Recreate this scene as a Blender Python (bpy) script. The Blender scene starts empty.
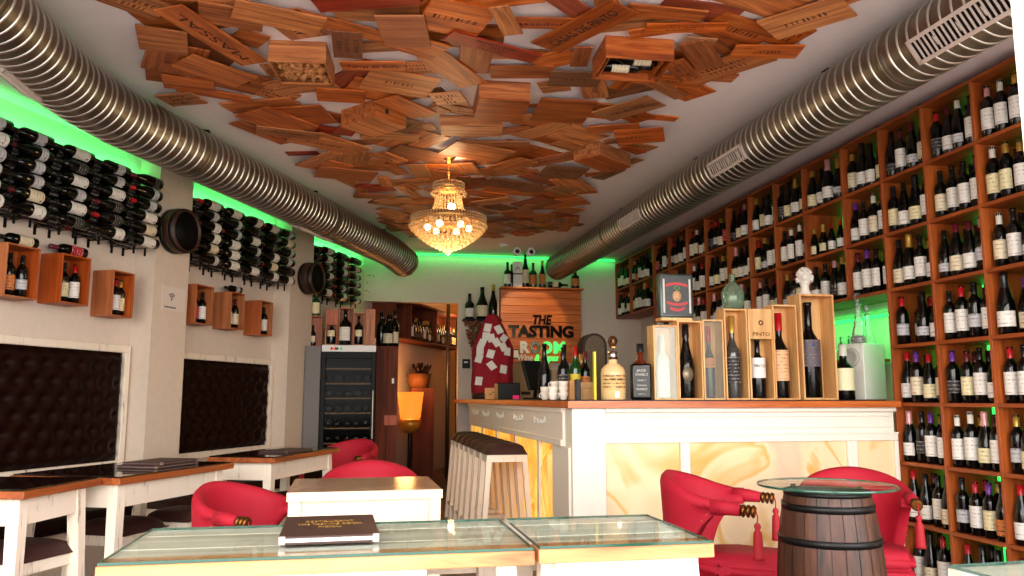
import bpy, bmesh, math, random
from mathutils import Vector, Matrix
random.seed(7)
PI = math.pi
C = bpy.context.scene.collection
def R(a): return math.radians(a)

# ------------------------------------------------------------------ materials
MATS = {}
def newmat(name):
    m = bpy.data.materials.new(name); m.use_nodes = True
    nt = m.node_tree; b = nt.nodes['Principled BSDF']
    return m, nt, b
def srgb(r, g, b):
    f = lambda c: (c/255/12.92) if c/255 <= .04045 else ((c/255+.055)/1.055)**2.4
    return (f(r), f(g), f(b), 1)
def plain(name, col, rough=.5, metal=0, spec=.5, bump=0, bscale=60, var=0, trans=0, coat=0):
    if name in MATS: return MATS[name]
    m, nt, b = newmat(name)
    b.inputs['Base Color'].default_value = col
    b.inputs['Roughness'].default_value = rough
    b.inputs['Metallic'].default_value = metal
    b.inputs['Specular IOR Level'].default_value = spec
    b.inputs['Transmission Weight'].default_value = trans
    b.inputs['Coat Weight'].default_value = coat
    tc = nt.nodes.new('ShaderNodeTexCoord')
    n = nt.nodes.new('ShaderNodeTexNoise'); n.inputs['Scale'].default_value = bscale; n.inputs['Detail'].default_value = 4
    nt.links.new(tc.outputs['Object'], n.inputs['Vector'])
    if bump:
        bp = nt.nodes.new('ShaderNodeBump'); bp.inputs['Strength'].default_value = bump; bp.inputs['Distance'].default_value = .01
        nt.links.new(n.outputs['Fac'], bp.inputs['Height']); nt.links.new(bp.outputs['Normal'], b.inputs['Normal'])
    if var:
        h = nt.nodes.new('ShaderNodeHueSaturation'); h.inputs['Color'].default_value = col
        mr = nt.nodes.new('ShaderNodeMapRange'); mr.inputs['To Min'].default_value = 1-var; mr.inputs['To Max'].default_value = 1+var
        mr.inputs['From Min'].default_value = .3; mr.inputs['From Max'].default_value = .7
        nt.links.new(n.outputs['Fac'], mr.inputs['Value']); nt.links.new(mr.outputs['Result'], h.inputs['Value'])
        nt.links.new(h.outputs['Color'], b.inputs['Base Color'])
    MATS[name] = m; return m
def wood(name, c1, c2, axis='X', scale=6, rough=.5, rand=0, bump=.15, c3=None):
    """grain runs along axis; rand>0 shifts tone per object"""
    if name in MATS: return MATS[name]
    m, nt, b = newmat(name); L = nt.links.new; N = nt.nodes.new
    tc = N('ShaderNodeTexCoord'); oi = N('ShaderNodeObjectInfo')
    mp = N('ShaderNodeMapping'); s = [scale*5]*3; s['XYZ'.index(axis)] = scale*.35; mp.inputs['Scale'].default_value = s
    L(tc.outputs['Object'], mp.inputs['Vector'])
    off = N('ShaderNodeVectorMath'); off.operation = 'ADD'
    mul = N('ShaderNodeMath'); mul.operation = 'MULTIPLY'; mul.inputs[1].default_value = 37.0
    L(oi.outputs['Random'], mul.inputs[0]); cb = N('ShaderNodeCombineXYZ')
    for k in range(3): L(mul.outputs[0], cb.inputs[k])
    L(mp.outputs[0], off.inputs[0]); L(cb.outputs[0], off.inputs[1])
    n1 = N('ShaderNodeTexNoise'); n1.inputs['Scale'].default_value = 1; n1.inputs['Detail'].default_value = 6; n1.inputs['Roughness'].default_value = .65; n1.inputs['Distortion'].default_value = .6
    L(off.outputs[0], n1.inputs['Vector'])
    cr = N('ShaderNodeValToRGB'); e = cr.color_ramp.elements
    e[0].position = .32; e[0].color = c1; e[1].position = .68; e[1].color = c2
    if c3: x = e.new(.5); x.color = c3
    L(n1.outputs['Fac'], cr.inputs[0])
    h = N('ShaderNodeHueSaturation'); L(cr.outputs[0], h.inputs['Color'])
    if rand:
        mr = N('ShaderNodeMapRange'); mr.inputs['To Min'].default_value = 1-rand; mr.inputs['To Max'].default_value = 1+rand*.8
        L(oi.outputs['Random'], mr.inputs['Value']); L(mr.outputs[0], h.inputs['Value'])
        fr = N('ShaderNodeMath'); fr.operation = 'FRACT'; m7 = N('ShaderNodeMath'); m7.operation = 'MULTIPLY'; m7.inputs[1].default_value = 7.31
        L(oi.outputs['Random'], m7.inputs[0]); L(m7.outputs[0], fr.inputs[0])
        mh = N('ShaderNodeMapRange'); mh.inputs['To Min'].default_value = .494; mh.inputs['To Max'].default_value = .512
        L(fr.outputs[0], mh.inputs['Value']); L(mh.outputs[0], h.inputs['Hue'])
        ms = N('ShaderNodeMapRange'); ms.inputs['To Min'].default_value = 1.05; ms.inputs['To Max'].default_value = .92
        L(fr.outputs[0], ms.inputs['Value']); L(ms.outputs[0], h.inputs['Saturation'])
    L(h.outputs[0], b.inputs['Base Color'])
    b.inputs['Roughness'].default_value = rough
    bp = N('ShaderNodeBump'); bp.inputs['Strength'].default_value = bump; bp.inputs['Distance'].default_value = .004
    L(n1.outputs['Fac'], bp.inputs['Height']); L(bp.outputs[0], b.inputs['Normal'])
    MATS[name] = m; return m
def distressed(name, paint, under, amount=.42, rough=.55, axis='Z'):
    if name in MATS: return MATS[name]
    m, nt, b = newmat(name); L = nt.links.new; N = nt.nodes.new
    tc = N('ShaderNodeTexCoord'); mp = N('ShaderNodeMapping'); s = [22]*3; s['XYZ'.index(axis)] = 3; mp.inputs['Scale'].default_value = s
    L(tc.outputs['Object'], mp.inputs[0])
    n1 = N('ShaderNodeTexNoise'); n1.inputs['Scale'].default_value = 1; n1.inputs['Detail'].default_value = 8; n1.inputs['Roughness'].default_value = .7
    L(mp.outputs[0], n1.inputs['Vector'])
    cr = N('ShaderNodeValToRGB'); e = cr.color_ramp.elements
    e[0].position = amount-.09; e[0].color = under; e[1].position = amount+.03; e[1].color = paint
    k = e.new(.75); k.color = tuple(min(1, c*1.06) for c in paint[:3])+(1,)
    L(n1.outputs['Fac'], cr.inputs[0]); L(cr.outputs[0], b.inputs['Base Color'])
    b.inputs['Roughness'].default_value = rough
    bp = N('ShaderNodeBump'); bp.inputs['Strength'].default_value = .2; bp.inputs['Distance'].default_value = .004
    L(n1.outputs['Fac'], bp.inputs['Height']); L(bp.outputs[0], b.inputs['Normal'])
    MATS[name] = m; return m
def emit(name, col, strength, base=(0, 0, 0, 1)):
    if name in MATS: return MATS[name]
    m, nt, b = newmat(name)
    b.inputs['Base Color'].default_value = base
    b.inputs['Emission Color'].default_value = col; b.inputs['Emission Strength'].default_value = strength
    MATS[name] = m; return m
def glassy(name, col=(.9, 1, .95, 1), rough=.03, ior=1.3, alpha=.25, refl=1.0):
    """thin clear glass: mostly transparent with reflections"""
    if name in MATS: return MATS[name]
    m, nt, b = newmat(name); N = nt.nodes.new; L = nt.links.new
    tr = N('ShaderNodeBsdfTransparent'); tr.inputs[0].default_value = col
    gl = N('ShaderNodeBsdfGlossy'); gl.inputs['Roughness'].default_value = rough
    fr = N('ShaderNodeFresnel'); fr.inputs[0].default_value = ior
    ml = N('ShaderNodeMath'); ml.operation = 'MULTIPLY'; ml.inputs[1].default_value = refl; L(fr.outputs[0], ml.inputs[0])
    mx = N('ShaderNodeMixShader'); L(ml.outputs[0], mx.inputs[0]); L(tr.outputs[0], mx.inputs[1]); L(gl.outputs[0], mx.inputs[2])
    df = N('ShaderNodeBsdfDiffuse'); df.inputs[0].default_value = col
    m2 = N('ShaderNodeMixShader'); m2.inputs[0].default_value = alpha; L(mx.outputs[0], m2.inputs[1]); L(df.outputs[0], m2.inputs[2])
    L(m2.outputs[0], nt.nodes['Material Output'].inputs[0])
    MATS[name] = m; return m
def printed(name, paper, ink, density=.5, rough=.6, seed=0):
    """paper label with illegible lines of print"""
    if name in MATS: return MATS[name]
    m, nt, b = newmat(name); N = nt.nodes.new; L = nt.links.new
    tc = N('ShaderNodeTexCoord'); mp = N('ShaderNodeMapping'); mp.inputs['Scale'].default_value = (60, 60, 90); mp.inputs['Location'].default_value = (seed, seed*2, seed*.7)
    L(tc.outputs['Object'], mp.inputs[0])
    n = N('ShaderNodeTexNoise'); n.inputs['Scale'].default_value = 1; n.inputs['Detail'].default_value = 2
    L(mp.outputs[0], n.inputs['Vector'])
    w = N('ShaderNodeTexWave'); w.wave_type = 'BANDS'; w.bands_direction = 'Z'; w.inputs['Scale'].default_value = 14; w.inputs['Distortion'].default_value = .4
    L(tc.outputs['Object'], w.inputs['Vector'])
    mu = N('ShaderNodeMath'); mu.operation = 'MULTIPLY'; L(n.outputs['Fac'], mu.inputs[0]); L(w.outputs['Fac'], mu.inputs[1])
    cr = N('ShaderNodeValToRGB'); e = cr.color_ramp.elements; e[0].position = density-.06; e[0].color = paper; e[1].position = density+.06; e[1].color = ink
    L(mu.outputs[0], cr.inputs[0]); L(cr.outputs[0], b.inputs['Base Color']); b.inputs['Roughness'].default_value = rough
    MATS[name] = m; return m

# ------------------------------------------------------------------ mesh helpers
class MB:
    def __init__(s): s.b = bmesh.new()
    def _xf(s, vs, M):
        if M is not None: bmesh.ops.transform(s.b, matrix=M, verts=vs)
    def box(s, x0, x1, y0, y1, z0, z1, M=None, bev=0, smooth=False):
        r = bmesh.ops.create_cube(s.b, size=1)['verts']
        bmesh.ops.transform(s.b, matrix=Matrix.Translation(((x0+x1)/2, (y0+y1)/2, (z0+z1)/2)) @ Matrix.Diagonal((max(abs(x1-x0), 1e-4), max(abs(y1-y0), 1e-4), max(abs(z1-z0), 1e-4), 1)), verts=r)
        if bev:
            es = list({e for v in r for e in v.link_edges})
            q = bmesh.ops.bevel(s.b, geom=es, offset=bev, segments=3 if smooth else 1, affect='EDGES', profile=.5)
            r = list({v for f in q['faces'] for v in f.verts} | {v for v in r if v.is_valid})
            if smooth:
                for v in r:
                    for f in v.link_faces: f.smooth = True
        s._xf(r, M); return s
    def lathe(s, prof, seg=24, M=None, a0=0, a1=2*PI, cap=True, smooth=True):
        full = abs(a1-a0-2*PI) < 1e-6; n = seg if full else seg+1; rings = []
        for (r, z) in prof:
            if r < 1e-6: rings.append([s.b.verts.new((0, 0, z))]*n)
            else: rings.append([s.b.verts.new((r*math.cos(a0+(a1-a0)*k/seg), r*math.sin(a0+(a1-a0)*k/seg), z)) for k in range(n)])
        for i in range(len(rings)-1):
            A, B = rings[i], rings[i+1]
            for k in range(seg):
                j = (k+1) % n
                vs = [A[k], A[j], B[j], B[k]]; u = []
                for v in vs:
                    if v not in u: u.append(v)
                if len(u) > 2:
                    try: s.b.faces.new(u).smooth = smooth
                    except ValueError: pass
        if cap and full:
            for rg in (rings[0], rings[-1]):
                if rg[0] is not rg[1]:
                    try: s.b.faces.new(rg)
                    except ValueError: pass
        vs = list({v for rg in rings for v in rg}); s._xf(vs, M); return s
    def tube(s, pts, r, seg=10, cap=True, M=None):
        pts = [Vector(p) for p in pts]; rr = r if isinstance(r, (list, tuple)) else [r]*len(pts); rings = []; up = None
        for i, p in enumerate(pts):
            d = (pts[min(i+1, len(pts)-1)]-pts[max(i-1, 0)]).normalized()
            if up is None:
                up = Vector((0, 0, 1)) if abs(d.z) < .9 else Vector((1, 0, 0))
            x = up.cross(d).normalized(); up = d.cross(x).normalized()
            rings.append([s.b.verts.new(p+(x*math.cos(2*PI*k/seg)+up*math.sin(2*PI*k/seg))*rr[i]) for k in range(seg)])
        for A, B in zip(rings, rings[1:]):
            for k in range(seg):
                s.b.faces.new([A[k], A[(k+1) % seg], B[(k+1) % seg], B[k]]).smooth = True
        if cap:
            s.b.faces.new(rings[0][::-1]); s.b.faces.new(rings[-1])
        s._xf([v for g in rings for v in g], M); return s
    def prism(s, poly, z0, z1, M=None, smooth=False):
        A = [s.b.verts.new((x, y, z0)) for x, y in poly]; B = [s.b.verts.new((x, y, z1)) for x, y in poly]; n = len(poly)
        s.b.faces.new(A[::-1]); s.b.faces.new(B)
        for k in range(n): s.b.faces.new([A[k], A[(k+1) % n], B[(k+1) % n], B[k]]).smooth = smooth
        s._xf(A+B, M); return s
    def grid(s, P, closed_u=False, smooth=True, M=None):
        V = [[s.b.verts.new(p) for p in row] for row in P]; n = len(V); m = len(V[0])
        for i in range(n-1 if not closed_u else n):
            for j in range(m-1):
                s.b.faces.new([V[i][j], V[(i+1) % n][j], V[(i+1) % n][j+1], V[i][j+1]]).smooth = smooth
        s._xf([v for r in V for v in r], M); return V
    def hexa(s, bot, top, M=None):
        """frustum between two quads (lists of 4 points)"""
        A = [s.b.verts.new(p) for p in bot]; B = [s.b.verts.new(p) for p in top]
        s.b.faces.new(A[::-1]); s.b.faces.new(B)
        for k in range(4): s.b.faces.new([A[k], A[(k+1) % 4], B[(k+1) % 4], B[k]])
        s._xf(A+B, M); return s
    def ball(s, c, r, sub=1):
        q = bmesh.ops.create_icosphere(s.b, subdivisions=sub, radius=r, matrix=Matrix.Translation(c))
        for v in q['verts']:
            for f in v.link_faces: f.smooth = True
        return s
    def mesh(s, name, mat):
        bmesh.ops.recalc_face_normals(s.b, faces=s.b.faces)
        me = bpy.data.meshes.new(name); s.b.to_mesh(me); s.b.free()
        if mat: me.materials.append(mat)
        return me
    def build(s, name, mat, parent=None, loc=None, rz=0):
        o = bpy.data.objects.new(name, s.mesh(name, mat)); C.objects.link(o)
        if loc: o.location = loc
        o.rotation_euler.z = rz
        if parent: o.parent = parent
        return o
def link(name, me, parent=None, loc=None, rz=0):
    o = bpy.data.objects.new(name, me); C.objects.link(o)
    if loc: o.location = loc
    o.rotation_euler.z = rz
    if parent: o.parent = parent
    return o
def tag(o, label, cat, group=None, kind=None):
    o['label'] = label; o['category'] = cat
    if group: o['group'] = group
    if kind: o['kind'] = kind
    return o
def struct(o): o['kind'] = 'structure'; return o
def empty(name, loc, rz=0):
    o = bpy.data.objects.new(name, None); C.objects.link(o); o.location = loc; o.rotation_euler.z = rz; o.empty_display_size = .1; return o
def copy_tree(o, parent=None):
    c = o.copy(); C.objects.link(c); c.parent = parent
    for ch in list(o.children): copy_tree(ch, c)
    return c
def text(name, s, size, mat, parent=None, ext=.002, M=None, ax='CENTER', shear=0, bold=0, width=None):
    cu = bpy.data.curves.new(name, 'FONT'); cu.body = s; cu.size = size; cu.extrude = ext; cu.align_x = ax; cu.align_y = 'CENTER'; cu.shear = shear; cu.offset = bold; cu.resolution_u = 3
    tmp = bpy.data.objects.new(name, cu); C.objects.link(tmp)
    bpy.context.view_layer.update()
    me = bpy.data.meshes.new_from_object(tmp.evaluated_get(bpy.context.evaluated_depsgraph_get()))
    bpy.data.objects.remove(tmp)
    if width and len(me.vertices):
        w = max(v.co.x for v in me.vertices)-min(v.co.x for v in me.vertices)
        me.transform(Matrix.Diagonal((width/w, 1, 1, 1)))
    if M is not None: me.transform(M)
    me.materials.clear(); me.materials.append(mat)
    return link(name, me, parent)
FACE_CAM = Matrix.Rotation(PI/2, 4, 'X')        # text standing up, read from -Y
# left (slanted) wall frame: local x along the wall, local -y into the room
W0 = Vector((-2.263, 5.364, 0)); T = Vector((.421, .907, 0)).normalized(); NRM = Vector((T.y, -T.x, 0)); WA = math.atan2(T.y, T.x)
def WP(s, off, z): return W0+T*s+NRM*off+Vector((0, 0, z))
WM = Matrix.Translation(W0) @ Matrix.Rotation(WA, 4, 'Z')   # (s, -off, z) -> world

# ------------------------------------------------------------------ palette
wallm = plain('plaster wall', srgb(218, 202, 188), .85, bump=.08, bscale=25, var=.03)
ceilm = plain('painted ceiling', srgb(238, 226, 224), .9, bump=.04, bscale=12, var=.02)
pillarm = plain('pillar paint', srgb(214, 196, 178), .8, bump=.05, bscale=20, var=.03)
floorm = wood('floor boards', srgb(60, 36, 24), srgb(112, 74, 48), 'Y', 2.2, .35)
shelfw = wood('shelf pine', srgb(126, 54, 14), srgb(184, 94, 34), 'Z', 4, .5, c3=srgb(156, 72, 22))
shelfy = wood('shelf pine level', srgb(122, 50, 13), srgb(178, 90, 32), 'Y', 4, .5, c3=srgb(150, 68, 20))
shelfshade = wood('shelf back shade', srgb(30, 14, 6), srgb(54, 26, 12), 'Z', 3, .6)  # near-black tone stands in for the unlit depth behind the upper bottles
boardw = wood('crate lid pine', srgb(110, 48, 16), srgb(210, 126, 62), 'X', 7, .5, rand=.32, c3=srgb(176, 90, 38))
boardred = wood('crate lid stained red', srgb(112, 24, 6), srgb(170, 54, 16), 'X', 7, .5, rand=.12)
boarddark = wood('crate lid dark', srgb(96, 48, 22), srgb(140, 78, 42), 'X', 8, .6, rand=.1)
boardpink = wood('crate lid weathered', srgb(150, 84, 52), srgb(188, 122, 82), 'X', 7, .6, rand=.1)
cratew = wood('crate pine', srgb(206, 146, 84), srgb(238, 188, 126), 'Z', 5, .5, rand=.08)
crateor = wood('wall crate pine', srgb(140, 60, 22), srgb(190, 98, 44), 'Z', 5, .5, rand=.1)
bartop = wood('bar top wood', srgb(150, 66, 22), srgb(208, 112, 50), 'X', 5, .3)
tedge = wood('table edge wood', srgb(104, 42, 14), srgb(180, 94, 42), 'X', 4, .4)
cabw = wood('cabinet wood', srgb(64, 20, 5), srgb(126, 52, 16), 'Z', 3, .75)
signw = wood('sign pine', srgb(172, 76, 14), srgb(228, 126, 40), 'X', 3.2, .4)
barrelw = wood('oak staves', srgb(30, 13, 7), srgb(88, 48, 29), 'Z', 6, .5, bump=.5)
darkbarrel = wood('dark barrel wood', srgb(36, 16, 8), srgb(66, 32, 18), 'Z', 5, .5)
paintw = distressed('distressed white', srgb(236, 222, 204), srgb(120, 84, 62), .395)
paintx = distressed('bar white paint', srgb(236, 226, 212), srgb(206, 184, 160), .32)
palew = wood('pale washed wood', srgb(226, 196, 164), srgb(250, 232, 208), 'X', 3, .25, bump=.05)
palelight = wood('pale table top wood', srgb(150, 112, 84), srgb(206, 168, 130), 'X', 3, .15, bump=.05)
rustic = wood('rustic plank top', srgb(176, 150, 124), srgb(246, 238, 226), 'X', 2.2, .45, c3=srgb(232, 218, 200))
rusticedge = wood('rustic plank edge', srgb(120, 62, 34), srgb(222, 166, 112), 'X', 2.4, .5, c3=srgb(198, 134, 84))
blackglass = plain('dark glass top', srgb(22, 14, 12), .04, spec=.6)
leather = plain('brown leather', srgb(24, 5, 3), .45, spec=.12, bump=.08, bscale=200)
cushion = plain('brown cushion', srgb(50, 18, 12), .6, bump=.1, bscale=150)
red = plain('red velvet', srgb(170, 2, 36), .76, bump=.12, bscale=220, var=.1); 
redtassel = plain('crimson cord', srgb(170, 22, 36), .7, bump=.3, bscale=300)
brass = plain('brass', srgb(196, 146, 70), .28, metal=1)
darkbrass = plain('dark brass', srgb(120, 74, 32), .35, metal=.9)
iron = plain('black iron', srgb(26, 24, 24), .4, metal=.6)
blackm = plain('black metal', srgb(5, 5, 5), .5, metal=0, spec=.15)
blackpl = plain('black plastic', srgb(12, 12, 13), .45, spec=.35)
steel = plain('galvanised duct', srgb(126, 119, 107), .38, metal=.9, var=.16, bscale=14)
steelseam = plain('duct seam', srgb(196, 192, 182), .34, metal=1)
ventm = plain('duct grille paint', srgb(196, 180, 170), .5)
white = plain('white paint gloss', srgb(238, 236, 230), .35)
paper = plain('white paper', srgb(232, 228, 220), .8, var=.03, bscale=40)
cardboard = plain('tan card', srgb(196, 160, 110), .8, var=.06)
glassgr = glassy('table glass', (.95, .99, .97, 1), .02, 1.3, .0, .32)
glassedge = plain('glass edge green', srgb(30, 82, 66), .1, spec=.8, trans=.2)
decglass = glassy('decanter glass', (.95, .98, .96, 1), .03, 1.5, .16)
clearglass = glassy('clear glass', (.93, .97, .94, 1), .03, 1.45, .05)
greenglass = glassy('green tinted glass', (.62, .82, .62, 1), .05, 1.5, .14)
bottleg = plain('dark bottle glass', srgb(7, 7, 6), .1, spec=.42)
bottlegreen = plain('green bottle glass', srgb(16, 70, 24), .08, spec=.7)
bottleclear = plain('amber bottle glass', srgb(96, 34, 14), .08, spec=.7)
ink = plain('black ink', srgb(34, 20, 14), .7)
burn = plain('burned print', srgb(70, 28, 14), .8)
inkpurple = plain('purple ink', srgb(96, 22, 40), .8)
gold = plain('gold print', srgb(196, 146, 60), .4, metal=.4)
greenled = emit('green led strip', (.02, 1, .12, 1), 2.5)
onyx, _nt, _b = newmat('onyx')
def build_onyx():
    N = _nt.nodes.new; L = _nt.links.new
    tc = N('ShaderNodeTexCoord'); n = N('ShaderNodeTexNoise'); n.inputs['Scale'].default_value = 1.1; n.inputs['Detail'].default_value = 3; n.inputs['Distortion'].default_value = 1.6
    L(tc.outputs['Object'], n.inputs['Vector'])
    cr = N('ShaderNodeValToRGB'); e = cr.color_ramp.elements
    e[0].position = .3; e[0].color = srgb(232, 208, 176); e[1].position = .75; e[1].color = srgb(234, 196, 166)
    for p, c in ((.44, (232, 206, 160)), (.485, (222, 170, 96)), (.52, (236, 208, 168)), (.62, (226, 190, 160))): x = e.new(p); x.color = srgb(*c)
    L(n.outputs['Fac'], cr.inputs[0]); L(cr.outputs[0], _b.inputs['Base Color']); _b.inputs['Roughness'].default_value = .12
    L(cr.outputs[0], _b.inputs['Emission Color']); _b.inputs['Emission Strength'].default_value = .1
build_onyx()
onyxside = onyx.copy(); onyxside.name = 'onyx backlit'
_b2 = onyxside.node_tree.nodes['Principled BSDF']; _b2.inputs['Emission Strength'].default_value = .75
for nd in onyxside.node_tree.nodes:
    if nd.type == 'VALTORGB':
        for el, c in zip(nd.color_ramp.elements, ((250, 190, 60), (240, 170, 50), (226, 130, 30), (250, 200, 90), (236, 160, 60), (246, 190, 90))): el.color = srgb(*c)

LAB = {
 'white': printed('label white', srgb(228, 222, 214), srgb(176, 166, 160), .5, seed=1),
 'ivory': printed('label ivory', srgb(222, 208, 178), srgb(176, 150, 124), .5, seed=2),
 'pale grey': printed('label grey', srgb(190, 188, 190), srgb(130, 128, 134), .46, seed=3),
 'cream': printed('label cream', srgb(226, 214, 170), srgb(170, 140, 96), .52, seed=4),
 'crimson': printed('label crimson', srgb(178, 24, 50), srgb(230, 200, 190), .5, seed=5),
 'lilac': printed('label lilac', srgb(126, 110, 168), srgb(60, 50, 90), .48, seed=6),
 'black': printed('label black', srgb(34, 30, 34), srgb(150, 140, 130), .45, seed=7),
 'orange': printed('label orange', srgb(206, 120, 56), srgb(70, 30, 16), .5, seed=8),
}
CAP = {
 'black': plain('capsule black', srgb(16, 14, 16), .3), 'red': plain('capsule red', srgb(176, 14, 26), .35),
 'gold': plain('capsule gold', srgb(196, 152, 70), .35, metal=.5), 'white': plain('capsule white', srgb(220, 214, 200), .4),
 'maroon': plain('capsule maroon', srgb(92, 16, 34), .35), 'purple': plain('capsule purple', srgb(96, 40, 130), .35),
 'pink': plain('capsule pink', srgb(214, 150, 150), .35, metal=.3),
}

# ------------------------------------------------------------------ bottles
PROF = {
 'claret': dict(p=[(0, 0), (.034, 0), (.0375, .004), (.0375, .185), (.036, .2), (.028, .216), (.018, .228), (.0148, .24), (.014, .285), (.0158, .287), (.0158, .3), (0, .3)], lab=(.045, .15), cap=(.238, .302), rc=.0158, r=.0375),
 'burgundy': dict(p=[(0, 0), (.037, 0), (.041, .005), (.041, .14), (.039, .16), (.032, .19), (.022, .222), (.0165, .25), (.0145, .285), (.016, .287), (.016, .3), (0, .3)], lab=(.03, .115), cap=(.245, .302), rc=.0168, r=.041),
 'sparkling': dict(p=[(0, 0), (.039, 0), (.044, .005), (.044, .14), (.041, .17), (.031, .21), (.02, .25), (.016, .28), (.018, .29), (.018, .318), (0, .32)], lab=(.04, .12), cap=(.225, .322), rc=.0195, r=.044),
}
_mc = {}
def bottle_meshes(kind, seg=14):
    if kind not in _mc:
        P = PROF[kind]
        body = MB().lathe(P['p'], seg).mesh('bottle', bottleg)
        lz0, lz1 = P['lab']; r = P['r']+.0007
        _mc[kind] = (body, {}, {})
    return _mc[kind]
def label_mesh(kind, lab):
    d = bottle_meshes(kind)[1]
    if lab not in d:
        P = PROF[kind]; z0, z1 = P['lab']; r = P['r']+.0008
        if lab in ('pale grey', 'black'): z0 += .012; z1 -= .022
        if lab == 'white' and kind == 'claret': z1 += .015
        d[lab] = MB().lathe([(r, z0), (r, z1)], 10, a0=-PI/2-1.35, a1=-PI/2+1.35, cap=False).mesh('label', LAB[lab])
    return d[lab]
def cap_mesh(kind, cap):
    d = bottle_meshes(kind)[2]
    if cap not in d:
        P = PROF[kind]; z0, z1 = P['cap']; r = P['rc']
        if kind == 'sparkling': pr = [(r+.006, z0), (r+.001, z0+.03), (r-.001, z0+.05), (r, z1-.02), (r, z1), (0, z1+.001)]
        else: pr = [(r, z0), (r, z1-.001), (0, z1+.001)]
        d[cap] = MB().lathe(pr, 10, cap=False).mesh('capsule', CAP[cap])
    return d[cap]
PENDING = []; BUDGET = 248
def bottle(loc, label, group, kind='claret', lab='white', cap='black', rz=0, scale=1, M=None, keep=False):
    if M is None: M = Matrix.Translation(loc) @ Matrix.Rotation(rz, 4, 'Z')
    PENDING.append((M.copy(), label, group, kind, lab, cap, scale, keep))
def flush_bottles(budget):
    # the bottles that show largest become objects of their own, the rest one mass
    cl = Vector((0, 0, 1.12)); fw = Vector((math.sin(YAW), math.cos(YAW), 0))
    def key(t): return (0 if t[7] == 1 else (2 if t[7] == 2 else 1), (t[0].translation-cl).dot(fw)*(1.0 if t[0].translation.x < 3.4 or t[0].translation.z > .6 else 1.1))
    PENDING.sort(key=key)
    for t in PENDING[:budget]: real_bottle(None, t[1], t[2], t[3], t[4], t[5], 0, t[6], t[0])
    rest = PENDING[budget:]
    bm = bmesh.new(); mats = []; 
    for M, _, _, kind, lab, cap, sc_, _k in rest:
        for me in (bottle_meshes(kind)[0], label_mesh(kind, lab), cap_mesh(kind, cap)):
            mt = me.materials[0]
            if mt not in mats: mats.append(mt)
            n0 = len(bm.verts); f0 = len(bm.faces); bm.from_mesh(me); bm.verts.ensure_lookup_table(); bm.faces.ensure_lookup_table()
            bmesh.ops.transform(bm, matrix=M @ Matrix.Scale(sc_, 4), verts=bm.verts[n0:])
            for f in bm.faces[f0:]: f.material_index = mats.index(mt)
    me = bpy.data.meshes.new('more_wine_bottles'); bm.to_mesh(me); bm.free()
    for mt in mats: me.materials.append(mt)
    o = link('more_wine_bottles', me); tag(o, 'the many smaller dark bottles behind and farther off in racks, fridge and back room', 'bottles', None, 'stuff')
    print('BOTTLES', budget, 'rest', len(rest))
def real_bottle(loc, label, group, kind='claret', lab='white', cap='black', rz=0, scale=1, M=None, parts=True, name='wine_bottle', body=None):
    me = bottle_meshes(kind)[0]
    o = link(name, me, None)
    if M is not None: o.matrix_world = M
    else: o.location = loc; o.rotation_euler.z = rz
    if scale != 1: o.scale = (scale,)*3
    if lab: link('label', label_mesh(kind, lab), o)
    if cap: link('capsule', cap_mesh(kind, cap), o)
    if body:
        o.data = o.data.copy(); o.data.materials[0] = body
    tag(o, label, 'bottle', group)
    return o
ORD = ['first', 'second', 'third', 'fourth', 'fifth', 'sixth', 'seventh', 'eighth', 'ninth', 'tenth', 'eleventh', 'twelfth', 'thirteenth', 'fourteenth', 'fifteenth', 'sixteenth', 'seventeenth', 'eighteenth', 'nineteenth', 'twentieth']
def rcap(): return random.choices(['black', 'red', 'gold', 'white', 'maroon', 'purple', 'pink'], [46, 16, 10, 7, 12, 4, 3])[0]
def rlab(): return random.choices(['white', 'ivory', 'pale grey', 'cream', 'crimson', 'lilac', 'black', 'orange'], [46, 18, 12, 12, 2, 2, 7, 1])[0]

# ------------------------------------------------------------------ camera
cam = bpy.data.cameras.new('camera'); camo = bpy.data.objects.new('camera', cam); C.objects.link(camo)
cam.sensor_width = 36; cam.lens = 36*800/1024; cam.clip_start = .02
PITCH = math.atan(110/800); YAW = math.atan(155*math.cos(PITCH)/800)
camo.location = (0, 0, 1.12); camo.rotation_euler = (PI/2+PITCH, 0, -YAW)
bpy.context.scene.camera = camo

# ------------------------------------------------------------------ room shell
H = 3.0
struct(MB().box(-7, 5, -3, 14, -.12, 0).build('floor', floorm))
struct(MB().box(-7, 5, .78, 14, H, H+.12).build('ceiling', ceilm))
struct(MB().box(3.78, 3.9, .8, 10.5, 0, H).build('wall_right', wallm))
w = MB(); w.box(1.275, 3.78, 10.35, 10.5, 0, H); w.box(-.3, 1.275, 10.35, 10.5, 2.352, H)
struct(w.build('wall_back', wallm))
struct(MB().box(-5.0, 9.2, 0, .15, 0, H, M=WM).build('wall_left', wallm))
tanwall = plain('back room wall', srgb(206, 160, 96), .8, var=.04)
struct(MB().box(-.8, 3.2, 13.4, 13.5, 0, H).build('wall_far', tanwall))
struct(MB().box(2.0, 2.1, 10.5, 13.4, 0, H).build('wall_passage', tanwall))
for i, (a, b) in enumerate(((1.30, 1.71), (3.33, 3.80))):
    struct(MB().box(a, b, -.185, 0, 0, H, M=WM).build('trim_%d' % (i+1), pillarm))
# shop front: lintel and jambs of the open front the photo is taken through
w = MB(); w.box(-6, 5, .78, .98, 2.62, H+.12); w.box(.958, 1.13, .8, .98, 0, 2.62); w.box(3.7, 5, .78, .98, 0, 2.62); w.box(-6, -3.4, .78, .98, 0, 2.62)
struct(w.build('wall_front', plain('front frame paint', srgb(246, 242, 224), .5)))
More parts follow.
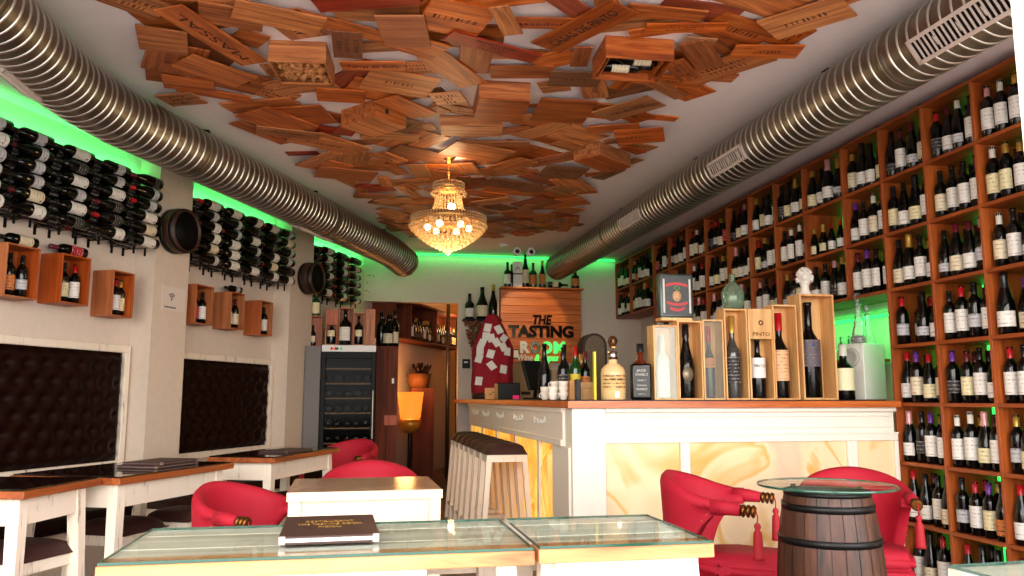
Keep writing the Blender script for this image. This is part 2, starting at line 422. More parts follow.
# pavement outside
struct(MB().box(-9, 9, -9, .78, -.02, .004).build('ground', plain('pavement', srgb(226, 218, 210), .9, bump=.1, bscale=8, var=.08)))

# ------------------------------------------------------------------ ducts
def duct(pts, r, name, label, vents, seamstep=.07, endcap=None):
    root = empty(name, pts[0]); P = [Vector(p) for p in pts]; base = P[0].copy()
    # resample path
    Q = []; 
    for a, b in zip(P, P[1:]):
        n = max(1, int((b-a).length/.035))
        Q += [a+(b-a)*k/n for k in range(n)]
    Q.append(P[-1])
    # corrugated tube
    rr = [r*(.985 if i % 2 else 1.008) for i in range(len(Q))]
    MB().tube([q-base for q in Q], rr, 36).build('pipe', steel, root)
    sm = MB(); step = max(1, int(seamstep/.035))
    for i in range(1, len(Q)-1, step):
        d = (Q[i+1]-Q[i-1]).normalized(); M = Matrix.Translation(Q[i]-base) @ d.to_track_quat('Z', 'Y').to_matrix().to_4x4()
        # slight helical tilt
        M = M @ Matrix.Rotation(R(4), 4, 'X')
        sm.lathe([(r*.995, -.007), (r*1.034, -.003), (r*1.034, .003), (r*.995, .007)], 36, M=M, cap=False)
    sm.build('seam', steelseam, root)
    for i in range(len(Q)//4, len(Q)-2, max(1, len(Q)//4)):
        d = (Q[i+1]-Q[i-1]).normalized(); M = Matrix.Translation(Q[i]-base) @ d.to_track_quat('Z', 'Y').to_matrix().to_4x4()
        MB().lathe([(r*1.0, -.035), (r*1.028, -.03), (r*1.028, .03), (r*1.0, .035)], 36, M=M, cap=False).build('joint_band', steel, root)
    d = (P[-1]-P[-2]).normalized()
    MB().lathe([(r*1.05, -.03), (r*1.05, .012), (r*.9, .016), (r*.9, 0)], 36, M=Matrix.Translation(P[-1]-base) @ d.to_track_quat('Z', 'Y').to_matrix().to_4x4(), cap=False).build('end_collar', brass if endcap else steel, root)
    for i in range(len(Q)//8, len(Q), len(Q)//5):
        p = Q[i]-base; hb = MB()
        hb.tube([p+Vector((0, 0, r)), p+Vector((0, 0, H-Q[i].z))], .006, 6); hb.box(p.x-.03, p.x+.03, p.y-.03, p.y+.03, H-base.z-.008, H-base.z)
        hb.build('hanger', blackm, root)
    for (c, dv, n, ln, wd) in vents:   # c = centre on axis, dv = axis dir, n = radial direction
        c = Vector(c); dv = Vector(dv).normalized(); n = Vector(n); n = (n-dv*n.dot(dv)).normalized(); u = n.cross(dv)
        M = Matrix((( dv.x, u.x, n.x, 0), (dv.y, u.y, n.y, 0), (dv.z, u.z, n.z, 0), (0, 0, 0, 1))); M = Matrix.Translation(c-base) @ M
        f = MB(); h = wd/2; t0 = math.sqrt(max(0, r*r-h*h))-.004; t1 = r+.014
        f.box(-ln/2, ln/2, -h, -h+.018, t0, t1, M=M); f.box(-ln/2, ln/2, h-.018, h, t0, t1, M=M)
        f.box(-ln/2, -ln/2+.018, -h, h, t0, t1, M=M); f.box(ln/2-.018, ln/2, -h, h, t0, t1, M=M)
        g = f.build('vent_frame', ventm, root)
        MB().box(-ln/2+.01, ln/2-.01, -h+.01, h-.01, t0+.002, r+.003, M=M).build('vent_back', blackm, root)
        s = MB(); k = -ln/2+.03
        while k < ln/2-.03: s.box(k, k+.006, -h+.014, h-.014, r+.004, r+.012, M=M); k += .028
        s.build('louvre', ventm, root)
    return tag(root, label, 'duct')
zc = 2.97-.175
# left duct: near leg runs almost straight back, far leg follows the slanted wall
a3 = R(3); h3 = Vector((math.cos(a3), -math.sin(a3), 0)); d3 = Vector((math.sin(a3), math.cos(a3), 0))
a23 = R(23); h23 = Vector((math.cos(a23), -math.sin(a23), 0)); d23 = Vector((math.sin(a23), math.cos(a23), 0))
# intersection of p = h3*-1.81 + d3*u and h23*-3.28 + d23*v
den = d3.x*(-d23.y)-(-d23.x)*d3.y; rhs = h23*-3.28-h3*-1.81
u = (rhs.x*(-d23.y)-(-d23.x)*rhs.y)/den
K = h3*-1.81+d3*u; K.z = zc
Z = Vector((0, 0, zc))
bend = [K-d3*.55, K-d3*.3+d23*.0, K-d3*.12+d23*.06, K+d23*.3]
end = h23*-3.28+d23*((Vector((.541, 9.6, 0))).dot(d23)); end.z = zc-.05
midp = end-d23*.5; midp.z = zc
start = h3*-1.81+d3*1.2; start.z = zc
duct([start, bend[0], bend[1]+d23*.015, bend[2]+d23*.02, bend[3], midp, end], .172, 'ventilation_duct', 'ribbed galvanised duct bending along the slanted wall with the bottle racks',
     [(K-d3*.62, d3, Vector((-.4, 0, -.9)), .4, .10), (K+d23*3.0, d23, Vector((-.35, .1, -.95)), .7, .12)], endcap=True)
aR = R(-1); hR = Vector((math.cos(aR), -math.sin(aR), 0)); dR = Vector((math.sin(aR), math.cos(aR), 0))
def RP(v): p = hR*2.705+dR*v; p.z = 2.97-.16; return p
duct([RP(1.1), RP(9.95)], .161, 'ventilation_duct', 'ribbed galvanised duct running along the tall bottle shelf wall',
     [(RP(2.72), dR, (-.8, 0, -.55), .75, .13), (RP(4.95), dR, (-.88, 0, -.4), .5, .11), (RP(6.85), dR, (-.9, 0, -.35), .5, .11)])

# ------------------------------------------------------------------ ceiling boards
def inpoly(x, y, P):
    c = False; j = len(P)-1
    for i in range(len(P)):
        if (P[i][1] > y) != (P[j][1] > y) and x < (P[j][0]-P[i][0])*(y-P[i][1])/(P[j][1]-P[i][1])+P[i][0]: c = not c
        j = i
    return c
POLY = [(-1.0, 2.9), (-1.14, 4.2), (-1.19, 4.95), (-.88, 5.62), (-.48, 6.17), (-.15, 6.92), (.13, 7.8), (.34, 9.0), (1.03, 9.2), (2.0, 8.86), (2.3, 8.15), (2.01, 7.44), (2.06, 6.92), (1.85, 6.48), (2.18, 6.01), (1.92, 5.19), (2.03, 4.41), (2.2, 3.93), (2.29, 3.6), (2.26, 3.0)]
FEAT = [(-0.762, 4.085, 61.0, 0.67, 0.17), (-1.035, 4.197, 10.0, 0.24, 0.29), (-1.033, 4.659, -2.0, 0.24, 0.34), (-0.835, 4.538, 40.0, 0.4, 0.24), (-0.419, 3.802, 16.0, 0.42, 0.2), (-0.735, 3.883, 99.0, 0.34, 0.12), (-0.096, 4.071, 89.0, 0.45, 0.22), (0.041, 4.339, -11.0, 0.36, 0.12), (0.184, 3.836, -11.0, 0.24, 0.34), (0.258, 4.011, 26.0, 0.3, 0.2), (0.201, 4.591, 13.0, 0.42, 0.33), (1.056, 3.631, -62.0, 0.57, 0.2), (0.66, 3.955, 21.0, 0.54, 0.12), (0.864, 3.634, -9.0, 0.44, 0.11), (0.931, 3.448, 41.0, 0.36, 0.12), (0.825, 3.894, -7.0, 0.24, 0.11), (0.876, 4.264, -11.0, 0.36, 0.17), (1.194, 4.283, -7.0, 0.3, 0.21), (1.415, 3.444, 0.0, 0.4, 0.12), (1.445, 3.652, -30.0, 0.38, 0.14), (1.715, 3.761, 0.0, 0.24, 0.23), (1.873, 3.593, 16.0, 0.4, 0.25), (1.997, 3.998, -56.0, 0.5, 0.24), (-0.573, 5.343, 47.0, 0.43, 0.32), (-0.224, 5.183, -3.0, 0.42, 0.38), (-0.516, 5.553, 10.0, 0.43, 0.16), (-0.282, 5.781, 24.0, 0.5, 0.2), (-0.329, 6.168, -57.0, 0.45, 0.12), (0.512, 4.751, -24.0, 0.4, 0.4), (1.255, 4.805, -2.0, 0.36, 0.4), (1.479, 4.622, -73.0, 0.4, 0.16), (1.648, 4.66, -53.0, 0.42, 0.22), (1.915, 5.185, -24.0, 0.34, 0.3), (1.896, 4.68, -69.0, 0.47, 0.26), (2.116, 3.366, -52.0, 0.4, 0.26), (-0.646, 3.855, -170.0, 0.3, 0.22), (0.667, 3.627, 65.0, 0.3, 0.1)]
FTEXT = {0: ('MASSAL', burn), 7: ('Terras do Grifo', inkpurple), 11: ('CASAS DE PINTO', ink), 13: ('Passadouro', inkpurple), 26: None}
FTONE = {6: boarddark, 12: boardred, 14: boardred, 17: boarddark, 20: boardpink, 8: boardpink}
def rect_corners(x, y, a, l, w):
    c, s = math.cos(a), math.sin(a)
    return [(x+c*i*l/2-s*j*w/2, y+s*i*l/2+c*j*w/2) for i, j in ((-1, -1), (1, -1), (1, 1), (-1, 1))]
def overlap(A, B):
    for P in (A, B):
        for i in range(2):
            ex, ey = P[i+1][0]-P[i][0], P[i+1][1]-P[i][1]; nx, ny = -ey, ex
            a = [nx*p[0]+ny*p[1] for p in A]; b = [nx*p[0]+ny*p[1] for p in B]
            if max(a) < min(b)-.002 or max(b) < min(a)-.002: return False
    return True
CR = [ # crates fixed to the ceiling: x, y, deg, lx, ly, depth
 (-.34, 4.34, -6, .30, .34, .12, 'cork'), (1.42, 3.94, -3, .37, .30, .12, 'bottles'), (.83, 4.69, -3, .31, .38, .11, 'solid'),
 (.06, 5.15, 42, .27, .33, .11, 'hole'), (1.80, 5.70, 38, .42, .24, .10, 'solid'), (.72, 5.22, -8, .42, .20, .07, 'solid')]
boards = []   # (x,y,angle,len,width,feature index)
for i, f in enumerate(FEAT): boards.append((f[0], f[1], R(f[2]), f[3], f[4], i))
pts = []
tries = 0
while tries < 9000:
    tries += 1
    x = random.uniform(-1.3, 2.4); y = random.uniform(2.95, 9.2)
    if not inpoly(x, y, POLY): continue
    dmin = .205 if y < 6.2 else .25
    if any((x-p[0])**2+(y-p[1])**2 < dmin*dmin for p in pts): continue
    if y < 5.3 and any((x-b[0])**2+(y-b[1])**2 < .17**2 for b in boards[:len(FEAT)]): continue
    pts.append((x, y))
for (x, y) in pts:
    l = random.choice([.33, .36, .42, .48, .5, .54]); wd = random.choice([.12, .16, .18, .26, .3, .33]); 
    if wd > .25: l = min(l, .5)
    aa = random.choice([random.uniform(-.6, .6), random.uniform(0, PI)])
    if sum(inpoly(p[0], p[1], POLY) for p in rect_corners(x, y, aa, l, wd)) < 3: l *= .6; wd *= .7
    if sum(inpoly(p[0], p[1], POLY) for p in rect_corners(x, y, aa, l, wd)) < 2: continue
    boards.append((x, y, aa, l, wd, -1))
# drop the random boards under the crates so the crates sit on bare ceiling / first layer
layers = []
placed = []
order = list(range(len(boards))); order.sort(key=lambda i: (boards[i][5] >= 0, random.random()))
crc = [rect_corners(c[0], c[1], R(c[2]), c[3], c[4]) for c in CR]
info = []
for i in order:
    x, y, a, l, wd, fi = boards[i]
    Q = rect_corners(x, y, a, l, wd)
    if any(overlap(Q, c) for c in crc):
        if fi >= 0: x, y = x, y
        # shrink boards that collide with a crate
        ok = False
        for sc in (.7, .5, .35):
            Q = rect_corners(x, y, a, l*sc, wd*sc)
            if not any(overlap(Q, c) for c in crc): ok = True; l *= sc; wd *= sc; break
        if not ok: continue
    low = -1
    for (Q2, k2) in placed:
        if k2 > low and overlap(Q, Q2): low = k2
    k = low+1
    if k > (5 if fi >= 0 else 3): continue
    placed.append((Q, k)); info.append((i, k, x, y, a, l, wd, fi))
def covered(x, y):
    for Q, _k in placed:
        if abs(x-Q[0][0]) > .8: continue
        ins = True
        for q in range(4):
            x0, y0 = Q[q]; x1, y1 = Q[(q+1) % 4]
            if (x1-x0)*(y-y0)-(y1-y0)*(x-x0) < -.0: ins = False; break
        if ins: return True
    return False
fills = 0
for tr in range(5000):
    x = random.uniform(-1.2, 2.35); y = random.uniform(3.0, 9.1)
    if not inpoly(x, y, POLY) or covered(x, y): continue
    l = random.uniform(.22, .42); wd = random.choice([.1, .13, .16, .2]); a = random.uniform(0, PI)
    Q = rect_corners(x, y, a, l, wd)
    if any(overlap(Q, c) for c in crc) or sum(inpoly(p[0], p[1], POLY) for p in Q) < 3: continue
    k = 1+max([-1]+[k2 for Q2, k2 in placed if overlap(Q, Q2)])
    if k > 3: continue
    placed.append((Q, k)); info.append((1000+fills, k, x, y, a, l, wd, -1)); fills += 1
    if len(info) > 285: break
rows = {}
for t_ in info: rows.setdefault(int((t_[3]-2.9)/.35), []).append(t_)
nb = 0
for rw, lst in rows.items():
    lst.sort(key=lambda t: t[2])
    for ci, (i, k, x, y, a, l, wd, fi) in enumerate(lst):
        th = .0095; z = H-.001-k*.0105
        mat = FTONE.get(fi, boardw)
        tone = {boardw.name: 'orange-brown', boardred.name: 'reddish', boarddark.name: 'dark brown', boardpink.name: 'weathered pinkish'}[mat.name]
        if fi < 0:
            rnd = random.random()
            if rnd < .06: mat, tone = boardred, 'reddish'
            elif rnd < .15: mat, tone = boarddark, 'dark brown'
            elif rnd < .18: mat, tone = boardpink, 'weathered pinkish'
        m = MB(); m.box(-l/2, l/2, -wd/2, wd/2, -th, 0, bev=.0015)
        rim = False
        if random.random() < .22 and wd > .14:   # lid with a low raised rim on one long edge
            m.box(-l/2, l/2, wd/2-.01, wd/2, -th-.001, -th-.0005)
        o = m.build('crate_board', mat, None, (x, y, z), a)
        shape = 'narrow' if wd < .17 else ('broad' if wd > .27 else 'medium')
        pr = ''
        # printing faces down
        DN = Matrix.Rotation(PI, 4, 'X')
        if fi in FTEXT and FTEXT[fi]:
            s_, mt = FTEXT[fi]
            if len(s_) < 8: ms = DN
            flip = Matrix.Rotation(PI, 4, 'Z') if (math.cos(a) < -.01 or fi == 0) else Matrix.Identity(4)
            text('printed_word', s_, wd*.42, mt, o, .0006, Matrix.Translation((0, 0, -th-.0012)) @ flip @ DN, width=l*.8)
            pr = ' with printed word'
        elif random.random() < .42 and y < 7.3:
            mk = MB(); rowsn = random.choice([1, 1, 2, 3]); hh = min(.035, wd*.16)
            for q in range(rowsn):
                wx = l*random.uniform(.35, .7)*(1-.2*q); xx = -wx/2; yy = (q-(rowsn-1)/2)*hh*1.7
                while xx < wx/2:
                    lw = random.uniform(.25, .6)*hh
                    for st in range(random.choice([1, 2])):
                        mk.box(xx+st*lw*.5, xx+st*lw*.5+hh*.12, yy-hh/2, yy+hh/2, -th-.0012, -th)
                    if random.random() < .6: zz = yy+random.choice([-1, 0, 1])*hh*.44; mk.box(xx, xx+lw*.7, zz-hh*.06, zz+hh*.06, -th-.0012, -th)
                    xx += lw+hh*.35
            mk.build('printed_mark', burn, o); pr = ' with print'
        if rw <= 18: lab_ = '%s %s crate board%s, %s across in ceiling row %s from front' % (shape, tone, pr, ORD[min(ci, 19)], ORD[min(rw, 19)])
        tag(o, lab_, 'wooden board', 'wine crate boards covering the ceiling'); nb += 1
print('BOARDS', nb, 'max layer', max(t[1] for t in info))
# monogram oval on the board in front of the chandelier
def crate(c):
    x, y, dg, lx, ly, dp, kind = c
    z0 = -dp; t = .011; o = empty('ceiling_crate', (x, y, H-.001), R(dg))
    m = MB()
    for (a, b, c_, d) in ((-lx/2, lx/2, -ly/2, -ly/2+t), (-lx/2, lx/2, ly/2-t, ly/2), (-lx/2, -lx/2+t, -ly/2+t, ly/2-t), (lx/2-t, lx/2, -ly/2+t, ly/2-t)): m.box(a, b, c_, d, z0, 0, bev=.001)
    m.build('side', boardw, o)
    if kind in ('cork', 'bottles'):
        MB().box(-lx/2+t, lx/2-t, -ly/2+t, ly/2-t, -.012, 0).build('back_panel', boarddark, o)
        if kind == 'cork':
            lip = MB(); lip.box(-lx/2, lx/2, ly/2-.05, ly/2-t, z0, z0+.008); lip.build('lip', boardw, o)
    else:
        MB().box(-lx/2+.0005, lx/2-.0005, -ly/2+.0005, ly/2-.0005, z0-.008, z0-.0002, bev=.001).build('bottom_panel', boardw, o)
        if kind == 'hole':
            MB().lathe([(.016, 0), (.016, .002)], 16, M=Matrix.Translation((-lx*.15, -ly/2-.0015, z0*.5)) @ Matrix.Rotation(PI/2, 4, 'X')).build('hand_hole', ink, o)
    return o
o = crate(CR[0]); tag(o, 'open wooden crate full of wine corks fixed to the ceiling', 'crate', 'crates fixed to the ceiling')
x, y, dg, lx, ly, dp, _ = CR[0]
ck = MB()
for k in range(190):
    p = (random.uniform(-lx/2+.03, lx/2-.03), random.uniform(-ly/2+.03, ly/2-.03), random.uniform(.0, .04))
    M = Matrix.Translation(p) @ Matrix.Rotation(random.uniform(0, PI), 4, 'Z') @ Matrix.Rotation(random.uniform(0, PI), 4, 'Y')
    ck.lathe([(.011, -.022), (.011, .022)], 8, M=M)
o = ck.build('wine_corks', plain('cork', srgb(206, 140, 84), .8, var=.45, bscale=25), None, (x, y, H-.095), R(dg)); tag(o, 'pile of wine corks filling the open ceiling crate', 'corks', None, 'stuff')  # strong tone contrast stands in for shadows between the corks
wr = MB()
for k in range(9): wr.box(-lx/2+.011, lx/2-.011, -ly/2+.03+k*.035, -ly/2+.0315+k*.035, -.1195, -.118)
wr.build('wire_net', brass, bpy.data.objects['ceiling_crate'])
o = crate(CR[1]); tag(o, 'open crate on the ceiling holding three wine bottles on their sides', 'crate', 'crates fixed to the ceiling')
x, y, dg, lx, ly, dp, _ = CR[1]
MB().box(lx/2-.05, lx/2-.042, -ly/2+.011, ly/2-.011, -.11, -.013).build('divider', boardw, o)
MB().box(-lx/2+.025, -lx/2+.033, -ly/2+.011, ly/2-.011, -.11, -.013).build('divider', boardw, o)
for k, (yy, zz, sx) in enumerate(((-.095, -.062, 1), (-.01, -.058, -1), (.075, -.066, 1))):
    M = Matrix.Translation((x, y, H)) @ Matrix.Rotation(R(dg), 4, 'Z') @ Matrix.Translation((-.14*sx+(0 if sx > 0 else 0), yy, zz)) @ Matrix.Rotation(PI/2*sx, 4, 'Y') @ Matrix.Rotation(PI if sx < 0 else 0, 4, 'Z') @ Matrix.Rotation(R(90), 4, 'Z')
    bottle(None, 'wine bottle lying %s in the open ceiling crate' % ('nearest the shop front', 'in the middle', 'nearest the chandelier')[k], 'bottles in the ceiling crate', 'claret', 'ivory', 'black', M=M, scale=.93)
for c, lb in zip(CR[2:], ('closed pale wooden crate hanging deepest from the ceiling above the chandelier approach', 'small wooden ceiling crate turned cornerwise with a round hand hole', 'wooden ceiling crate at the board edge nearest the shelf-side duct', 'shallow grey-brown crate box on the ceiling just before the chandelier rose')):
    o = crate(c); tag(o, lb, 'crate', 'crates fixed to the ceiling')

# ------------------------------------------------------------------ chandelier
ch = empty('chandelier', (.657, 6.03, H))
MB().lathe([(0, -.001), (.055, -.001), (.058, -.012), (.045, -.03), (.022, -.045), (.014, -.07), (0, -.07)], 24).build('ceiling_rose', brass, ch)
cn = MB()
for k in range(6):
    z = -.08-.024*k
    cn.tube([(.008*math.cos(q), 0, z+.016*math.sin(q)) if k % 2 else (0, .008*math.cos(q), z+.016*math.sin(q)) for q in [2*PI*i/8 for i in range(9)]], .0022, 5, cap=False)
cn.build('chain', brass, ch)
crystal = newmat('crystal')[0]
def mkcrystal():
    nt = crystal.node_tree; b = nt.nodes['Principled BSDF']; N = nt.nodes.new; L = nt.links.new
    b.inputs['Base Color'].default_value = (.9, .68, .4, 1); b.inputs['Roughness'].default_value = .06; b.inputs['Specular IOR Level'].default_value = .9
    tl = N('ShaderNodeBsdfTranslucent'); tl.inputs[0].default_value = (.85, .62, .34, 1)
    tp = N('ShaderNodeBsdfTransparent'); tp.inputs[0].default_value = (1, .93, .8, 1)
    m1 = N('ShaderNodeMixShader'); m1.inputs[0].default_value = .5; L(b.outputs[0], m1.inputs[1]); L(tl.outputs[0], m1.inputs[2])
    m2 = N('ShaderNodeMixShader'); m2.inputs[0].default_value = .3; L(m1.outputs[0], m2.inputs[1]); L(tp.outputs[0], m2.inputs[2])
    L(m2.outputs[0], nt.nodes['Material Output'].inputs[0])
mkcrystal()
MB().lathe([(.108, -.225), (.112, -.225), (.112, -.29), (.108, -.29)], 36, cap=False).build('top_band', brass, ch)
tb = MB()
for z in (-.235, -.258, -.281):
    for k in range(34): a = 2*PI*k/34; tb.ball((.118*math.cos(a), .118*math.sin(a), z), .0095)
for k in range(22): a = 2*PI*k/22; tb.ball((.128*math.cos(a), .128*math.sin(a), -.315), .017)
tb.build('top_crystals', crystal, ch)
nk = MB()
for k in range(26):
    a = 2*PI*k/26
    for j in range(11):
        f = j/10; r = .098+.048*f**1.6; z = -.335-.165*f
        nk.ball((r*math.cos(a), r*math.sin(a), z), .0085)
nk.build('neck_strands', crystal, ch)
MB().lathe([(.277, -.497), (.281, -.497), (.284, -.55), (.28, -.55)], 48, cap=False).build('ring_band', brass, ch)
MB().lathe([(.145, -.497), (.279, -.497)], 36, cap=False).build('ring_plate', brass, ch)
rb = MB()
for z in (-.505, -.524, -.543):
    for k in range(76): a = 2*PI*k/76; rb.ball((.289*math.cos(a), .289*math.sin(a), z), .009)
rb.build('ring_crystals', crystal, ch)
bw = MB()
for j, (r, z, s) in enumerate(((.29, -.575, .019), (.272, -.6, .018), (.248, -.625, .018), (.222, -.648, .018), (.193, -.67, .017), (.163, -.69, .017), (.132, -.71, .016), (.1, -.727, .016), (.066, -.742, .015), (.033, -.757, .015))):
    n = int(2*PI*r/(s*2.15))
    for k in range(n):
        a = 2*PI*(k+.5*(j % 2))/n; bw.ball((r*math.cos(a), r*math.sin(a), z), s*.92)
bw.ball((0, 0, -.775), .022)
bw.build('bowl_crystals', crystal, ch)
bulb = emit('warm bulb', (1, .74, .4, 1), 18)
for k in range(6):
    a = 2*PI*k/6; b_ = MB(); b_.ball((.16*math.cos(a), .16*math.sin(a), -.58), .026, 2); b_.build('bulb', bulb, ch)
b_ = MB(); b_.ball((.02, -.02, -.42), .032, 2); b_.build('bulb', emit('upper bulb', (1, .8, .45, 1), 30), ch)
tag(ch, 'lit crystal chandelier with tiered bead bowl hanging from the boards', 'chandelier')
for k in range(2):
    L_ = bpy.data.lights.new('chandelier_light', 'POINT'); L_.energy = 4 if k else 15; L_.color = (1, .68, .36); L_.shadow_soft_size = .1
    lo = bpy.data.objects.new('chandelier_light', L_); C.objects.link(lo); lo.location = (.657, 6.03, H-.16 if k else H-.85)

# ------------------------------------------------------------------ slanted wall: racks, crates, bench
rackcols = [('first bay', [-.13, .18, .53, .88, 1.23]), ('second bay', [2.02, 2.34, 2.66, 2.98, 3.26]), ('third bay', [4.2, 4.55, 4.9])]
ZR = [2.275+.093*i for i in range(6)]
for bi, (bay, cols) in enumerate(rackcols):
    for ci, s in enumerate(cols):
        loc = WP(s, 0, 0); rk = empty('wine_rack', tuple(loc), WA)
        for q, xx in enumerate((-.07, -.19)):
            m = MB(); m.box(xx-.008, xx+.008, -.012, -.002, ZR[0]-.09, ZR[-1]+.05)
            m.build('wall_rail', blackm, rk)
            m = MB()
            for z in ZR:
                z -= .04
                m.tube([(xx, -.008, z), (xx, -.2, z), (xx, -.225, z+.004), (xx, -.272, z+.012)], .0035, 5)
            m.build('rungs', blackm, rk)
            MB().box(xx-.006, xx+.006, -.205, -.195, ZR[0]-.10, ZR[0]-.045).build('peg', blackm, rk)
        tag(rk, 'black metal wall rack column, %s along %s of the slanted wall' % (ORD[ci], bay), 'wine rack', 'black wall racks on the slanted wall')
        for ri, z in enumerate(ZR):
            for dep, off in (((0, .235), (1, .145), (2, .055)) if bi < 2 else ((0, .2), (1, .11))):
                kind = random.choice(['claret', 'claret', 'burgundy'])
                M = Matrix.Translation(WP(s-(0, .13, .03)[dep], off, z)) @ Matrix.Rotation(WA, 4, 'Z') @ Matrix.Rotation(-PI/2, 4, 'Y') @ Matrix.Rotation(random.uniform(-.35, .15), 4, 'Z')
                cp = random.choices(['black', 'red', 'maroon'], [7, 2, 1])[0] if bi < 2 else random.choices(['red', 'maroon', 'black'], [5, 2, 2])[0]
                lb = 'black' if dep else random.choices(['white', 'ivory', 'pale grey', 'black'], [5, 2, 4, 3])[0]
                bottle(None, '%s label bottle %s, %s up in %s rack column of %s' % (lb, 'lying in front' if not dep else 'behind', ORD[ri], ORD[ci], bay), 'bottles lying in the wall racks', kind, lb, cp, M=M, keep=2 if dep else 0, scale=1.06)
# leaves and stems tangled round the third bay
def ivybits():
    m = MB()
    for k in range(26):
        p = Vector((random.uniform(3.95, 5.1), -random.uniform(.12, .34), random.uniform(2.25, 2.8)))
        d = Vector((random.uniform(.03, .1), random.uniform(-.05, .02), random.uniform(-.03, .03)))
        m.tube([p, p+d*.5+Vector((0, 0, .012)), p+d], .003, 5, M=WM)
    return m
o = ivybits().build('dried_vine', plain('dried vine', srgb(60, 34, 22), .8)); tag(o, 'dry brown vine twigs threaded through the far wall rack', 'vine', None, 'stuff')
# barrel ends on the pillars
for (s, z, r, off, lb) in ((1.47, 2.425, .17, .15, 'dark barrel end mounted on the pillar with the wireless sign'), (3.62, 2.36, .16, .16, 'dark barrel end on the far pillar beside the wall racks')):
    o = empty('barrel_end', tuple(WP(s, .185, z)), WA)
    M = Matrix.Rotation(PI/2, 4, 'X')
    MB().lathe([(0, 0), (r*.98, 0), (r*1.06, off*.5), (r, off), (r-.014, off), (r-.014, off-.02), (0, off-.02)], 36, M=M).build('staves', darkbarrel, o)
    MB().lathe([(0, off-.018), (r-.016, off-.018), (r-.016, off-.0195)], 36, M=M, cap=False).build('head', blackm, o)
    for zz in (.03, off-.035):
        MB().lathe([(r*1.03, zz-.014), (r*1.045, zz-.014), (r*1.045, zz+.014), (r*1.03, zz+.014)], 36, M=M, cap=False).build('hoop', iron, o)
    tag(o, lb, 'barrel end', 'barrel ends on the pillars')
# crates on the wall with bottles
WC = [(-.02, .25, 1.73, .33, ['orange', 'pale grey'], ['black', 'black'], 'nearest the shop front'), (.41, .25, 1.74, .33, ['cream', 'white'], ['black', 'red'], 'second from the shop front'), (.88, .215, 1.70, .33, ['pale grey', 'white', 'cream'], ['black', 'red', 'gold'], 'just before the near pillar'),
      (1.83, .24, 1.73, .33, ['crimson', 'white'], ['gold', 'black'], 'just beyond the near pillar'), (2.33, .21, 1.73, .33, ['white', 'ivory'], ['black', 'maroon'], 'midway between the pillars'), (2.82, .21, 1.71, .33, ['pale grey', 'white'], ['black', 'black'], 'just before the far pillar')]
for i, (s, wd, z, hh, labs, caps, where) in enumerate(WC):
    o = empty('wall_crate', tuple(WP(s, 0, z)), WA); D = .18; t = .011
    for (a, b) in ((0, t), (wd-t, wd)): MB().box(a, b, -D, -.001, 0, hh, bev=.001).build('side_panel', crateor, o)
    MB().box(t, wd-t, -D, -.001, 0, t).build('bottom_panel', crateor, o); MB().box(t, wd-t, -D, -.001, hh-t, hh).build('top_panel', crateor, o)
    MB().box(t, wd-t, -.012, -.001, t, hh-t).build('back_panel', crateor, o)
    tag(o, 'small pine wine crate on the slanted wall, '+where, 'crate', 'pine crates on the slanted wall')
    nb_ = len(labs)
    for k in range(nb_):
        x = wd/2+(k-(nb_-1)/2)*min(.082, (wd-.03)/nb_)+(.02 if nb_ == 2 else 0)
        M = Matrix.Translation(WP(s+x, .1+.012*(k % 2), z+t)) @ Matrix.Rotation(WA-.5, 4, 'Z')
        bottle(None, '%s-label bottle, %s in the wall crate %s' % (labs[k], ORD[k], where), 'bottles in the wall crates', 'claret', labs[k], caps[k], M=M, scale=.9)
# bottles lying on top of crates
for s, z, lb, cp, body, lbl in ((0, 2.066, 'ivory', 'black', None, 'bottle with ivory label lying on the wall crate nearest the shop front'), (.42, 2.076, 'crimson', 'maroon', None, 'red-labelled bottle lying on the second wall crate'), (2.36, 2.066, 'pale grey', 'black', None, 'small bottle lying on the crate midway between the pillars')):
    M = Matrix.Translation(WP(s+(.27 if s < .5 else .24), .09, z+.04)) @ Matrix.Rotation(WA, 4, 'Z') @ Matrix.Rotation(-PI/2, 4, 'Y') @ Matrix.Rotation(.1, 4, 'Z')
    bottle(None, lbl, 'bottles lying on the wall crates', 'claret', lb, cp, M=M, scale=1 if s < .5 else .8)
# wifi notice on the near pillar
o = MB().box(1.40, 1.68, -.189, -.1855, 1.80, 1.99, M=WM).build('paper_notice', plain('notice paper', srgb(222, 206, 196), .6)); tag(o, 'white paper notice with a wireless symbol taped to the near pillar', 'notice')
sg = MB()
for k, rr in enumerate((.016, .032, .048)):
    MM = WM @ Matrix.Translation((1.51, -.1905, 1.885)) @ Matrix.Rotation(PI/2, 4, 'X')
    sg.lathe([(rr-.004, 0), (rr+.004, 0), (rr+.004, .001), (rr-.004, .001)], 14, M=MM, a0=R(45), a1=R(135), smooth=False)
sg.lathe([(0, 0), (.007, 0), (.007, .001), (0, .001)], 12, M=WM @ Matrix.Translation((1.51, -.1905, 1.885)) @ Matrix.Rotation(PI/2, 4, 'X'))
sg.build('wireless_symbol', ink, o)
for k in range(9): pass
mk = MB()
for k in range(13): mk.box(1.43+k*.011, 1.437+k*.011, -.1905, -.1895, 1.82, 1.832, M=WM)
mk.build('printed_line', ink, o)
